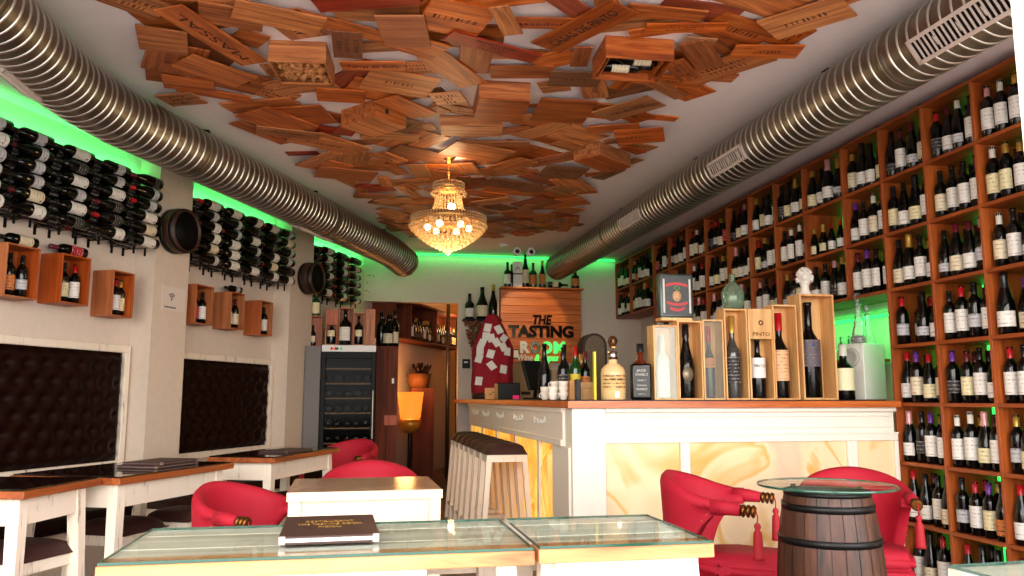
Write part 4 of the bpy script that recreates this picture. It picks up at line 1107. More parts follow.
for sx in (-1, 1): MB().box(sx*.088-.006, sx*.088+.006, -.0375, -.0365, .03, .25).build('corner_ornament', plain('tin print pale', srgb(206, 200, 190), .4), o)
tag(o, 'printed grey tin with portrait and red ribbons standing on the bar crates', 'tin')
# second crate layer is a small block supporting the tin
o = MB().box(1.885, 2.095, y0+.012, y0+.11, ZB+.5005, ZB+.5195).build('wooden_tray', cratew); tag(o, 'thin wooden slab under the printed grey tin', 'slab')
o = MB().lathe([(0, .0), (.052, .0), (.062, .01), (.07, .05), (.073, .10), (.06, .14), (.035, .165), (.018, .18), (.016, .215), (.021, .22), (.021, .23), (.014, .23)], 28).build('glass_demijohn', greenglass, None, (2.405, y0+.065, ZB+.5865)); tag(o, 'round greenish glass jar standing on the tall crates', 'glass jar')
# sculpted white head
def head_bust(loc):
    """small plaster head: neck, jaw, nose and a mass of curls, looking towards the room"""
    m = MB(); m.lathe([(0, 0), (.045, 0), (.045, .012), (.028, .03), (.026, .06), (.03, .075)], 20, cap=False)
    q = bmesh.ops.create_icosphere(m.b, subdivisions=4, radius=.05, matrix=Matrix.Translation((0, 0, .115)))
    fdir = Vector((-.5, -.86, 0))
    for v in q['verts']:
        p = v.co-Vector((0, 0, .115)); f = p.normalized().dot(fdir); h = p.z/.05
        v.co.z = .115+p.z*1.2
        if h < -.2: v.co.x *= .84; v.co.y *= .84
        if f > .93 and -.45 < h < .3: v.co += fdir*.014
        if f > .8 and h < -.55: v.co += fdir*.008
    for f in m.b.faces: f.smooth = True
    for k in range(90):
        a = random.uniform(0, 2*PI); e = random.uniform(-.5, 1.5)
        d = Vector((math.cos(a)*math.cos(e), math.sin(a)*math.cos(e), math.sin(e)))
        if d.dot(fdir) > .45 and d.z < .55: continue
        m.ball(Vector((0, 0, .12))+Vector((d.x*.05, d.y*.05, d.z*.062)), random.uniform(.009, .014))
    return m.build('plaster_head', plain('white plaster', srgb(226, 220, 210), .7, bump=.2, bscale=70), None, loc)
o = head_bust((2.925, y0+.06, ZB+.6905)); tag(o, 'small white plaster head with curly hair on the largest crate', 'sculpture')
# white loudspeaker / cabinet with decanters on it
o = empty('white_loudspeaker', (3.385, 4.92, ZB)); MB().box(0, .235, 0, .19, 0, .385, bev=.004).build('cabinet', plain('white laminate', srgb(222, 220, 210), .4), o)
o.rotation_euler.z = R(20)
MB().lathe([(0, .002), (.03, .004), (.045, .012), (.06, .012), (.066, .0)], 24, M=Matrix.Translation((-.0005, .095, .29)) @ Matrix.Rotation(-PI/2, 4, 'Y')).build('speaker_cone', plain('white cone', srgb(184, 182, 174), .5), o)
tag(o, 'white loudspeaker cabinet between the bar crates and bottle shelves', 'loudspeaker')
def decanter(loc, lbl, s=1, wine=False):
    o = MB().lathe([(0, 0), (.05*s, 0), (.056*s, .01), (.05*s, .05*s), (.032*s, .12*s), (.018*s, .19*s), (.014*s, .24*s), (.024*s, .255*s)], 24, cap=False).build('glass_decanter', decglass, None, loc)
    MB().lathe([(0, .25*s), (.012*s, .25*s), (.009*s, .268*s), (.02*s, .28*s), (.027*s, .3*s), (.02*s, .322*s), (0, .33*s)], 18, cap=False).build('stopper', decglass, o)
    if wine: MB().lathe([(0, .004), (.05*s, .004), (.052*s, .012), (.047*s, .05*s), (0, .05*s)], 20).build('wine', plain('red wine', srgb(50, 6, 14), .1), o)
    return tag(o, lbl, 'decanter', 'glass decanters on the loudspeaker')
decanter((3.44, 5.03, ZB+.3855), 'tall glass decanter with a little red wine and a ball stopper', 1.1, True)
decanter((3.535, 5.07, ZB+.3855), 'wide empty glass decanter beside the one holding wine', .85)
# ---- bar corner: skull-stoppered bottle, square whiskey bottle
o = MB().lathe([(0, 0), (.072, 0), (.077, .006), (.077, .165), (.072, .19), (.05, .215), (.028, .228), (.026, .25)], 32, cap=False).build('tequila_bottle', plain('cream ceramic', srgb(232, 196, 140), .25), None, (1.562, 4.80, ZB))
MB().lathe([(.026, .248), (.03, .25), (.03, .30), (.026, .302), (0, .302)], 24).build('silver_collar', plain('silver', srgb(190, 186, 180), .2, metal=1), o)
sk = MB(); sk.ball((0, 0, .36), .034, 3)
for v in sk.b.verts:
    x, y, z = v.co; z -= .36
    v.co.z = .36+z*1.12; 
    if z < -.008: v.co.x *= .72; v.co.y *= .85; v.co.z -= .008
for sx in (-1, 1): pass
o2 = sk.build('skull_stopper', plain('bronze skull', srgb(120, 84, 50), .3, metal=.8), o)
ey = MB()
for sx in (-1, 1): ey.ball((sx*.0125-.006, -.031, .362), .0085, 2)
ey.ball((-.005, -.0335, .345), .0045, 1); ey.build('eye_sockets', ink, o2)
te = MB()
for k in range(5): te.box(-.015+k*.005, -.0115+k*.005, -.0315, -.027, .318, .33)
te.build('teeth', plain('old gold', srgb(180, 140, 80), .4, metal=.6), o2)
MB().lathe([(.0776, .06), (.0776, .155)], 22, a0=-PI/2-1.25, a1=-PI/2+1.05, cap=False).build('label', printed('label gilt', srgb(216, 176, 112), srgb(80, 60, 50), .42, seed=11), o)
text('label_lettering', 'PADRE AZUL', .02, ink, o, .0006, Matrix.Translation((-.006, -.0785, .125)) @ FACE_CAM, width=.085)
MB().box(-.012, .012, -.079, -.0775, .015, .05).build('small_plate', plain('silver plate', srgb(180, 176, 168), .25, metal=1), o)
tag(o, 'stout cream bottle with a bronze skull stopper on the bar corner', 'bottle', 'bottles standing on the bar')
o = empty('whiskey_bottle', (1.742, 4.80, ZB), R(-14))
m = MB(); m.box(-.062, .062, -.055, .055, 0, .225, bev=.014, smooth=True); m.build('square_body', bottleg, o)
MB().lathe([(.05, .222), (.03, .24), (.021, .26), (.02, .30), (.0, .30)], 20, cap=False).build('neck', bottleclear, o)
MB().lathe([(.023, .298), (.023, .35), (0, .351)], 16, cap=False).build('cap', blackpl, o)
MB().box(-.05, .05, -.0575, -.0555, .02, .205).build('label', plain('black label', srgb(26, 24, 24), .4), o)
g = plain('label print white', srgb(206, 200, 190), .5)
for s_, z, sz, wd in (("JACK", .18, .022, .06), ("DANIEL'S", .155, .02, .075), ('Old No. 7', .12, .016, .05), ('Tennessee', .09, .014, .06), ('WHISKEY', .065, .018, .07), ('1000 ml', .036, .008, .04)): text('label_lettering', s_, sz, g, o, .0004, Matrix.Translation((0, -.058, z)) @ FACE_CAM, width=wd)
tag(o, 'square whiskey bottle with black and white label beside the skull-stoppered bottle', 'bottle', 'bottles standing on the bar')
o = MB().box(1.452, 1.466, 4.84, 4.87, ZB, ZB+.3, bev=.001).build('yellow_ruler', plain('yellow plastic', srgb(240, 214, 20), .4)); tag(o, 'upright yellow strip standing beside the skull-stoppered bottle', 'ruler')
# small boxes, cups and spirits along the side counter
o = empty('wooden_box', (1.485, 5.22, ZB)); MB().box(-.06, .065, -.06, .06, 0, .075, bev=.002).build('box_body', cratew, o); MB().box(-.062, .067, -.062, .062, .0755, .115, bev=.002).build('lid', cratew, o); tag(o, 'lidded pine box on the bar behind the skull-stoppered bottle', 'box')
o = MB().box(1.372, 1.412, 5.12, 5.2, ZB, ZB+.125, bev=.001).build('wooden_block', cratew); tag(o, 'narrow upright pine block beside the stacked white cups', 'block')
o = MB().box(1.375, 1.405, 4.98, 5.03, ZB, ZB+.13, bev=.002).build('card_reader', blackpl); tag(o, 'small upright black device on the bar before the pine block', 'device')
cupm = plain('white china', srgb(232, 222, 208), .3)
cupme = None
for k, (x, y, n) in enumerate(((1.262, 5.16, 2), (1.335, 5.16, 3), (1.30, 5.25, 3), (1.245, 5.30, 2), (1.36, 5.36, 3))):
    for q in range(n):
        if cupme is None:
            o = MB().lathe([(0, 0), (.02, 0), (.022, .004), (.031, .035), (.033, .05), (.0305, .05), (.028, .035), (.018, .006), (0, .006)], 18, cap=False).build('coffee_cup', cupm); cupme = o
            MB().tube([(.03, 0, .04), (.042, 0, .038), (.044, 0, .026), (.038, 0, .016), (.026, 0, .014)], .003, 6).build('handle', cupm, o)
        else: o = copy_tree(cupme)
        o.location = (x, y, ZB+.036*q); o.rotation_euler.z = k*1.1+q*.5
        tag(o, 'white coffee cup, %s up in the %s stack on the bar side' % (ORD[q], ORD[k]), 'cup', 'stacked white coffee cups')
GS = 'spirit bottles grouped behind the bar corner'
tallbottle(1.315, 5.62, ZB, .046, .40, 'slim dark bottle standing behind the stacked white cups', None, None, shape='burgundy', grp=GS)
tallbottle(1.40, 5.42, ZB+0, .036, .36, 'dark spirit bottle with silver neck at the near side of the group', 'black', 'black', grp=GS)
o = tallbottle(1.50, 5.46, ZB, .038, .37, 'green bottle with red cap and yellow label', None, 'red', grp=GS, body=bottlegreen, labmat=plain('yellow label', srgb(230, 200, 50), .5))
text('label_lettering', 'J&B', .03, plain('label red', srgb(190, 30, 30), .5), o, .0005, Matrix.Translation((-.008, -.0395, .12)) @ FACE_CAM, width=.045)
tallbottle(1.445, 5.55, ZB, .036, .39, 'tall black-capped bottle just behind the green one', 'pale grey', 'black', grp=GS)
tallbottle(1.585, 5.5, ZB, .036, .34, 'bottle with orange and white label and maroon cap beside the green one', 'orange', 'maroon', grp=GS)
tallbottle(1.60, 5.66, ZB, .04, .33, 'brown bottle at the far side of the spirit group', 'ivory', 'gold', grp=GS, body=bottleclear)
# arched wooden frame, dark
o = empty('arched_box', (2.38, 8.0, 0)); 
ap = [(-.13, 0), (.13, 0), (.13, .55)]+[(.13*math.cos(a), .55+.13*math.sin(a)) for a in [PI*i/12 for i in range(1, 12)]]+[(-.13, .55)]
m = MB(); m.prism(ap, -.1, .1, M=Matrix.Translation((0, 0, 1.1)) @ Matrix.Rotation(PI/2, 4, 'X')); m.build('arched_body', darkbarrel, o)
m = MB(); m.prism([(x*.8, y*.95+.01) for x, y in ap], -.003, .003, M=Matrix.Translation((0, -.104, 1.1)) @ Matrix.Rotation(PI/2, 4, 'X')); m.build('front_panel', plain('grey front', srgb(112, 92, 72), .4, var=.2), o)
tag(o, 'dark arch-topped wooden box on the counter behind the bar', 'box')
# back counter behind the bar
m = MB(); m.box(1.81, 3.3, 9.9, 10.33, 0, 1.06); m.box(2.1, 2.7, 7.8, 8.2, 0, 1.09); o = m.build('back_counter', cabw); tag(o, 'dark wooden working counter behind the bar under the lettered sign', 'counter')
# point-of-sale screen
o = empty('sales_terminal', (1.46, 6.6, ZB), R(-62))
MB().box(-.06, .08, -.08, .08, 0, .015, bev=.003).build('foot', blackpl, o)
MB().tube([(0, 0, .014), (.02, 0, .1), (0, 0, .15)], .016, 8).build('neck', blackpl, o)
M = Matrix.Translation((0, 0, .19)) @ Matrix.Rotation(R(-22), 4, 'Y')
MB().box(-.016, .016, -.10, .10, -.12, .14, M=M, bev=.004).build('screen', blackpl, o)
tag(o, 'black tilted touch screen on the bar side counter', 'screen')
o = MB().box(1.27, 1.48, 7.3, 7.5, ZB, ZB+.15, bev=.006).build('receipt_printer', blackpl); tag(o, 'low black receipt printer behind the touch screen', 'printer')
o = MB().box(1.305, 1.355, 6.72, 6.78, ZB, ZB+.035, bev=.004).build('pink_note_block', plain('hot pink', srgb(240, 20, 120), .5)); tag(o, 'small bright pink block on the bar by the printer', 'note block')
o = empty('wooden_box', (1.33, 7.95, ZB)); MB().box(-.07, .07, -.06, .06, 0, .11, bev=.002).build('box_body', cratew, o)
mk = MB(); [mk.box(-.04+k*.025, -.028+k*.025, -.0615, -.06, .04+.02*(k % 2), .055+.02*(k % 2)) for k in range(4)]; mk.build('printed_mark', ink, o)
tag(o, 'small printed pine box at the foot of the red draped display', 'box')
# red draped display with pinned cards
o = empty('red_draped_display', (1.50, 9.0, ZB))
P = []; n = 48; q = 26
for i in range(q+1):
    v = i/q; row = []
    z = .96*v
    r0 = .205 if v < .55 else (.205*(1-(v-.55)/.45)**.85*.82+.045)
    if v < .15: r0 *= .93+.07*v/.15
    for j in range(n+1):
        a = 2*PI*j/n; r = r0*(1+.045*math.sin(a*7+v*3)+.03*math.sin(a*11-v*5)); row.append((r*math.cos(a), r*math.sin(a)*.6, z))
    P.append(row)
m = MB(); V = m.grid(P); m.b.faces.new(V[-1][:-1]); bmesh.ops.remove_doubles(m.b, verts=m.b.verts, dist=1e-5); m.build('red_drape', plain('red cloth', srgb(150, 12, 30), .85, bump=.2, bscale=90, var=.15), o)
MB().lathe([(0, 0), (.20, 0), (.205, .06), (.18, .07), (0, .07)], 32, M=Matrix.Diagonal((1, .7, 1, 1))).build('base', darkbarrel, o)
cards = [(-.06, .80, 10), (.05, .78, -25), (-.08, .70, 5), (-.03, .68, -10), (.02, .63, -30), (-.12, .62, 20), (-.14, .54, 0), (-.04, .50, 15), (.09, .58, -20), (.13, .53, 8), (-.03, .37, -35), (.09, .33, 12), (-.15, .45, 15), (-.15, .2, 5), (.1, .68, 40)]
for k, (x, z, a) in enumerate(cards):
    v = z/.96; r0 = .205 if v < .55 else (.205*(1-(v-.55)/.45)**.85*.82+.045); yy = -r0*.6*math.sqrt(max(.05, 1-min(.95, (x/r0)**2)))*1.09-.006
    M = Matrix.Translation((x, yy, z)) @ Matrix.Rotation(math.asin(max(-.9, min(.9, x/r0)))*.55, 4, 'Z') @ Matrix.Rotation(R(a), 4, 'Y') @ Matrix.Rotation(R(-10), 4, 'X')
    MB().box(-.036, .036, -.001, .001, -.047, .047, M=M).build('pinned_card', paper, o)
o.scale = (1.14, 1.14, 1.0)
tag(o, 'tall red cloth-draped shape covered with pinned white cards on the bar end', 'display')
# cork cluster shelf with three bottles on the back wall
o = empty('cork_bracket', (1.58, 10.28, 2.12))
m = MB()
for k in range(300):
    v = random.random()**1.4; x = random.uniform(-.24, .20)*(1-.6*v); z = -.62*v
    m.lathe([(.014, -.02), (.014, .02)], 7, M=Matrix.Translation((x, random.uniform(-.09, .03), z-.02)) @ Matrix.Rotation(random.uniform(0, PI), 4, 'X') @ Matrix.Rotation(random.uniform(0, PI), 4, 'Y'))
q_ = m.build('corks', plain('dark cork', srgb(130, 82, 56), .85, var=.25, bscale=30), o); q_['kind'] = 'stuff'
MB().box(-.26, .24, -.12, .06, -.008, .012).build('shelf', blackm, o)
tag(o, 'small wall shelf bracket covered with corks beside the red display', 'shelf')
for k, (x, kd, h_, cp, lbl, lb) in enumerate(((1.405, 'claret', .33, None, 'shortest dark bottle on the cork shelf, nearest the doorway', 'white'), (1.57, 'burgundy', .42, None, 'wide dark bottle in the middle of the cork shelf', 'ivory'), (1.715, 'burgundy', .46, 'gold', 'slim yellow-capped bottle on the cork shelf nearest the sign', None))):
    tallbottle(x, 10.235, 2.1325, (.058, .078, .056)[k], h_, lbl, lb, cp, shape=kd, grp='bottles on the cork shelf', labz=(.08, .42))
# sign
o = empty('wooden_sign', (2.365, 10.30, 1.58))
for k in range(9):
    z = .96*k/9; MB().box(-.545, .545, -.03, .0, z+.0015, z+.96/9-.0015, bev=.003).build('plank', signw, o)
MB().box(-.55, .55, .0, .045, .0, .96).build('backing_board', cabw, o)
MB().box(-.56, .56, -.16, .045, .961, .981, bev=.002).build('top_shelf', signw, o)
mirror = plain('dark mirror letters', srgb(70, 62, 52), .12, metal=1); steelL = plain('steel letters', srgb(150, 160, 140), .15, metal=1); grn = emit('green reflection letters', (.05, 1, .15, 1), .9, (.1, .5, .15, 1)); wl_ = plain('white reflection letters', srgb(220, 224, 214), .3)  # green and white reflections in the metal letters set as glow and colour
def st_(s_, x, z, h_, mt, wd, shear=0, bold=.006, ext=.009): text('sign_lettering', s_, h_, mt, o, ext, Matrix.Translation((x, -.042, z)) @ FACE_CAM, width=wd, shear=shear, bold=bold)
st_('THE', -.005, .555, .17, mirror, .26, .2); st_('TASTING', .0, .40, .20, mirror, .88, 0, .01)
st_('R', -.235, .19, .2, wl_, .13, 0, .01); st_('O', -.085, .19, .2, steelL, .14, 0, .01); st_('O', .075, .19, .2, grn, .14, 0, .01); st_('M', .24, .19, .2, grn, .15, 0, .01)
st_('Wine', -.23, .06, .12, wl_, .2, .3, .002); st_('& Tapas', .06, .06, .12, grn, .32, .3, .002)
tag(o, 'horizontal pine plank sign reading THE TASTING ROOM Wine & Tapas', 'sign')
# small frames and papers under and beside the sign
for (x, z, w_, h_, mt, lbl) in ((1.86, 1.76, .08, .1, cardboard, 'small framed card at the sign edge beside the red display'), (2.02, 1.69, .09, .12, paper, 'small white framed card under the R of the sign'), (2.88, 1.62, .1, .1, cardboard, 'small tan card near the lower end of the sign')):
    o = empty('framed_card', (x, 10.262, z)); MB().box(-w_/2, w_/2, -.008, .004, -h_/2, h_/2, bev=.001).build('frame', blackpl, o); MB().box(-w_/2+.012, w_/2-.012, -.0095, -.0082, -h_/2+.012, h_/2-.012).build('card', mt, o); tag(o, lbl, 'picture', 'small framed cards by the sign')
o = empty('cardboard_carton', (2.12, 9.92, 1.0605)); MB().box(-.28, .28, 0, .3, 0, .5, bev=.003).build('carton_body', cardboard, o); MB().box(-.1, .02, -.001, .0, .1, .14).build('printed_mark', ink, o); tag(o, 'tan carton on the back counter below the sign', 'carton')
o = empty('cardboard_carton', (2.62, 9.95, 1.0605), .05); MB().box(-.2, .2, 0, .25, 0, .42, bev=.003).build('carton_body', plain('pale card', srgb(206, 184, 150), .8, var=.1), o); MB().box(-.14, .1, -.002, -.0005, .3, .4).build('pink_print', plain('dusty pink', srgb(190, 110, 100), .7), o); tag(o, 'pale carton with pinkish print behind the slim bottle', 'carton')
# bottles on top of the sign
GT = 'bottles standing on top of the sign'
zt = 1.58+.9815
for (x, r, h_, kd, lb, cp, bd, lbl) in ((1.90, .047, .33, 'claret', 'white', None, bottleg, 'dark bottle with white label at the doorway end of the sign top'), (1.955, .03, .3, 'claret', None, None, bottleg, 'slim bottle half hidden behind the white carton on the sign'), (2.14, .052, .46, 'burgundy', 'ivory', None, bottleg, 'tallest bottle on the sign top, reaching toward the ceiling'), (2.245, .05, .33, 'claret', 'orange', None, bottlegreen, 'green bottle with orange label on the sign top'), (2.37, .046, .36, 'burgundy', 'orange', 'gold', bottleg, 'dark bottle with coppery label on the sign top beside the green one'), (2.82, .055, .17+.1, 'claret', 'orange', None, bottleg, 'short dark bottle with orange label at the far end of the sign top')):
    tallbottle(x, 10.215, zt, r, h_, lbl, lb, cp, shape=kd, grp=GT, body=bd, labz=(.12, .5))
o = empty('bottle_carton', (2.03, 10.22, zt)); MB().box(-.06, .06, -.05, .05, 0, .165, bev=.001).build('lower_box', paper, o); MB().box(-.06, .06, -.05, .05, .18, .335, bev=.001).build('upper_box', paper, o); MB().box(-.061, .061, -.051, .051, .1655, .1795).build('black_band', blackpl, o)
mk = MB()
for sx in (-1, 1): mk.tube([(sx*.03, -.0515, .21), (sx*.01, -.0515, .27), (0, -.0515, .23)], .003, 5)
mk.build('monogram', ink, o); tag(o, 'white bottle carton with a black band on top of the sign', 'carton')
o = tallbottle(2.45, 10.2, zt+.045, .042, .26, 'bottle lying on its side on the sign top under the duct', 'ivory', None, grp=GT); o.rotation_euler = (PI/2, 0, PI/2); o.rotation_euler = (0, PI/2, 0)
# small ceiling fittings near the back wall
for k, (x, lbl) in enumerate(((1.93, 'white round camera on the ceiling, the one nearer the chandelier'), (2.11, 'white round camera on the ceiling, the one nearer the shelf-side duct'))):
    o = empty('security_camera', (x, 9.75, 2.999)); MB().lathe([(0, 0), (.03, 0), (.03, -.02), (0, -.02)], 16).build('mount', white, o)
    M = Matrix.Translation((0, 0, -.055)) @ Matrix.Rotation(PI/2, 4, 'X'); MB().lathe([(0, -.05), (.045, -.045), (.05, 0), (.05, .05), (.042, .055), (0, .055)], 24, M=M).build('housing', white, o)
    MB().lathe([(0, .056), (.028, .056), (.022, .06), (0, .061)], 20, M=M).build('lens', blackpl, o); tag(o, lbl, 'camera', 'white ceiling cameras')
o = MB().lathe([(0, 0), (.05, 0), (.05, -.02), (.035, -.035), (0, -.035)], 24).build('smoke_detector', white, None, (1.72, 9.55, 2.999)); tag(o, 'small white smoke detector on the ceiling near the back wall', 'smoke detector')
# wall plates on the door jamb
o = MB().box(1.33, 1.43, 10.335, 10.349, 1.50, 1.62, bev=.002).build('wall_sticker', blackpl); tag(o, 'small black square sticker on the wall beside the doorway', 'sticker')
MB().box(1.35, 1.40, 10.333, 10.3345, 1.57, 1.59).build('white_print', white, o)

# ------------------------------------------------------------------ bottle shelves on the long wall
YU = [2.97, 3.40, 3.83, 4.25, 4.67, 5.11, 5.63, 6.08, 6.53, 6.97, 7.46, 7.93, 8.44, 8.92, 9.76, 10.33]
ZS = [2.93-.37*i for i in range(9)]     # shelf heights: 2.93 top ... -.03
SX0, SX1 = 3.42, 3.76; th = .022
sh = empty('bottle_shelving', (3.42, 2.97, 0))
def sb(name, mat, b, bev=.0015):
    m = MB(); m.box(b[0]-3.42, b[1]-3.42, b[2]-2.97, b[3]-2.97, b[4], b[5], bev=bev); return m.build(name, mat, sh)
for i, y in enumerate(YU):
    zlo = 0 if i <= 4 else (ZS[3] if i <= 13 else ZS[2])
    sb('upright', shelfw, (SX0, SX1-.012, y-th/2, y+th/2, zlo, ZS[0]+.005))
for k, z in enumerate(ZS[:8]):
    yend = YU[-1] if k <= 2 else (YU[13] if k == 3 else YU[4])
    for i in range(len(YU)-1):
        if YU[i+1] > yend+.01: break
        sb('shelf_board', shelfy, (SX0-.003, SX1-.012, YU[i]+th/2+.0005, YU[i+1]-th/2-.0005, z-.011, z+.011))
sb('upright', shelfw, (SX0, SX1-.012, YU[-1]+.0, YU[-1]+.012, ZS[2], ZS[0]))
m = MB(); m.box(SX1-.0115-3.42, SX1-3.42, 0, 4.67-2.97, 0, 2.93); m.box(SX1-.0115-3.42, SX1-3.42, 4.67-2.97+.001, 8.92-2.97, ZS[3], 2.93); m.box(SX1-.0115-3.42, SX1-3.42, 8.921-2.97, 10.33-2.97, ZS[2], 2.93)
m.build('back_board', shelfshade, sh)
m = MB(); m.box(SX1-.013-3.42, SX1-.0117-3.42, .012, 4.67-2.97, 0, ZS[3]-.012); m.build('lower_back_board', wood('shelf back tan', srgb(150, 104, 46), srgb(186, 138, 70), 'Z', 3, .6), sh)  # same back board in its lit tan, laid over the lower cells
led = MB(); ledlow = MB()
for i in range(1, len(YU)-1):
    y = YU[i]-.03 if i < 15 else YU[i]
    for k in range(8):
        top = ZS[k]-.014; bot = ZS[k+1]+.1
        if i > 4 and k > 2: continue
        if i > 12 and k > 1: continue
        sb('led_strip', emit('shelf green led', (.02, 1, .1, 1), 2.2), (SX1-.02, SX1-.013, YU[i]-.05, YU[i]-.03, bot+.05, top), 0)
for k in range(8):
    pass

tag(sh, 'floor-to-ceiling pine bottle shelving lit green from behind, full of wine', 'shelving')
rown = ['top', 'second', 'third', 'fourth', 'fifth', 'sixth', 'seventh', 'bottom']
ncell = len(YU)-1
for k in range(8):
    for i in range(1, ncell):
        if i >= 4 and k > 2: continue
        if i >= 13 and k > 1: continue
        ya, yb = YU[i]+th/2, YU[i+1]-th/2
        col = ncell-1-i    # 0 = nearest back wall
        if i == 1: yy = [yb-.05-.098*q for q in range(4)]
        else:
            n = 5 if i == 13 else 4
            if k == 7: n = 3
            step = (yb-ya-.094)/(n-1) if n > 1 else 0; step = min(step, .112)
            yy = [yb-.047-step*q for q in range(n)]
        small = (k == 1 and i == 5)
        for q, y in enumerate(yy):
            
            kd = random.choices(['claret', 'burgundy', 'sparkling'], [6, 4, 1])[0]
            if k == 0 and i in (5, 6): kd = 'sparkling' if q > 1 else kd
            lb, cp = rlab(), rcap()
            if kd == 'sparkling': cp = random.choice(['gold', 'pink', 'black'])
            sc_ = .74 if small else random.uniform(.98, 1.07)
            x = SX0+.048+random.uniform(0, .016)+(.05 if random.random() < .03 else 0)
            z = ZS[k+1]+.0115
            rz = R(random.uniform(-95, -45))
            bottle((x, y+random.uniform(-.006, .006), z), '%s-capped bottle with %s label, %s along the %s-row shelf cell %s from back wall' % (cp, lb, ORD[q], rown[k], ORD[col]), 'bottles on the long wall shelving', kd, lb, cp, rz=rz, scale=sc_)
            if not small: bottle((x+.1+random.uniform(0, .02) if x < SX0+.12 else x-.02 if False else SX1-.075, y+.05 if q else y-.05, z), 'bottle in the second row', 'x', 'claret', 'black', random.choice(['black', 'red', 'maroon', 'gold', 'black']), rz=rz, scale=1, keep=2)
# niche between the shelving and the back bar: shelf glass, glasses, green wash
o = empty('glass_niche_shelf', (3.5, 4.70, 1.72)); MB().box(0, .25, 0, 1.6, .0, .012, bev=.001).build('glass_plate', glassgr, o)
MB().box(.22, .26, 0, 1.6, -.012, -.0005).build('led_strip', greenled, o); tag(o, 'glass shelf with a green light strip above the loudspeaker', 'shelf')
gl0 = None
for k in range(6):
    if gl0 is None:
        gl0 = MB().lathe([(.032, 0), (.004, .003), (.003, .075), (.02, .09), (.036, .12), (.034, .155), (.028, .18)], 18, cap=False).build('wine_glass', clearglass); o = gl0
    else: o = gl0.copy(); C.objects.link(o)
    o.location = (3.60, 5.25+.1*k, 1.3905 if False else 1.40); tag(o, 'clear stemmed wine glass in the green niche, %s from the bottle shelves' % ORD[k], 'wine glass', 'wine glasses in the green niche')
o = MB().box(3.5, 3.76, 5.15, 6.3, 1.375, 1.399, bev=.002).build('niche_board', shelfy); tag(o, 'wooden board holding wine glasses in the green niche', 'shelf')
m = MB(); m.box(3.35, 3.77, 5.2, 10.3, 0, 1.0); o = m.build('back_bar_cabinet', cabw); tag(o, 'low dark cabinet behind the bar under the high bottle shelves', 'cabinet')

# ------------------------------------------------------------------ fridge corner
fx0, fx1, fy, fzt = -.375, .185, 8.6, 1.672
o = empty('wine_fridge', (fx0, fy, 0))
W_ = fx1-fx0; D_ = .56
m = MB(); t = .035; m.box(0, t, .03, D_, .0, fzt); m.box(W_-t, W_, .03, D_, 0, fzt); m.box(t, W_-t, .03, D_, fzt-.06, fzt); m.box(t, W_-t, .03, D_, 0, .1); m.box(t, W_-t, D_-.03, D_, .1, fzt-.06); m.build('cabinet', blackm, o)
m = MB(); m.box(0, .045, 0, .028, .06, fzt-.075, bev=.003); m.box(W_-.045, W_, 0, .028, .06, fzt-.075, bev=.003); m.box(.045, W_-.045, 0, .028, fzt-.14, fzt-.075, bev=.003); m.box(.045, W_-.045, 0, .028, .06, .12, bev=.003); d_ = m.build('door_frame', blackm, o)
MB().box(.046, W_-.046, .01, .016, .121, fzt-.141).build('door_glass', glassy('fridge glass', (.7, .7, .7, 1), .12, 1.25, .0, .15), d_)
MB().box(W_-.03, W_-.015, -.03, -.012, .7, 1.2, bev=.003).build('handle', steel, d_)
MB().box(.0, W_, .005, .029, fzt-.07, fzt, bev=.002).build('control_panel', plain('silver panel', srgb(206, 200, 194), .3), o)
MB().box(.09, .17, .003, .005, fzt-.05, fzt-.025).build('display', blackpl, o)
MB().box(.11, .13, .0022, .0028, fzt-.045, fzt-.03).build('red_digit', emit('red digit', (1, .05, .02, 1), 2), o); MB().box(.185, .21, .003, .005, fzt-.05, fzt-.025).build('green_button', emit('green btn', (.05, .8, .2, 1), .5), o)
fl = []
for k in range(9):
    z = .18+.155*k
    if z > fzt-.2: break
    MB().box(.036, W_-.036, .05, D_-.04, z, z+.012).build('rack_shelf', cratew, o)
tag(o, 'tall black glass-door wine fridge in the far corner', 'fridge')
for k in range(1, 9):
    z = .18+.155*k+.0125
    if z > fzt-.28: break
    for q in range(5):
        M = Matrix.Translation((fx0+.085+.097*q, fy+.06, z+.0425)) @ Matrix.Rotation(-PI/2, 4, 'X')
        bottle(None, 'bottle lying in the wine fridge, %s across on rack %s from below' % (ORD[q], ORD[k]), 'bottles lying inside the wine fridge', 'burgundy', 'black', 'black', M=M, keep=2)
# grey side cupboard the small crate stands on
o = empty('side_cupboard', (-.545, 8.60, 0)); MB().box(0, .165, 0, .3, 0, 1.66, bev=.003).build('body', plain('grey laminate', srgb(96, 88, 84), .5), o); MB().box(.01, .16, -.012, -.001, .05, 1.62, bev=.002).build('door', MATS['grey laminate'], o); tag(o, 'narrow grey cupboard between the far pillar and wine fridge', 'cupboard')
GF = 'wooden bottle boxes on top of the fridge'
o = openbox(-.55, 8.74, .165, .12, 1.661, .33, .01, crateor, 'pine box on the grey cupboard with a small bottle', GF, name='bottle_box'); tallbottle(-.48, 8.80, 1.672, .03, .22, 'small bottle standing in the box on the grey cupboard', 'ivory', None, grp='bottles on top of the fridge')
o = openbox(-.345, fy+.04, .125, .12, fzt+.001, .375, .01, crateor, 'box with half lid and yellow-labelled bottle on the fridge', GF, lid=.16, name='bottle_box'); tallbottle(-.285, fy+.105, fzt+.012, .044, .24, 'yellow-labelled bottle inside the half-lidded box on the fridge', 'cream', None, grp='bottles on top of the fridge', labz=(.35, .62))
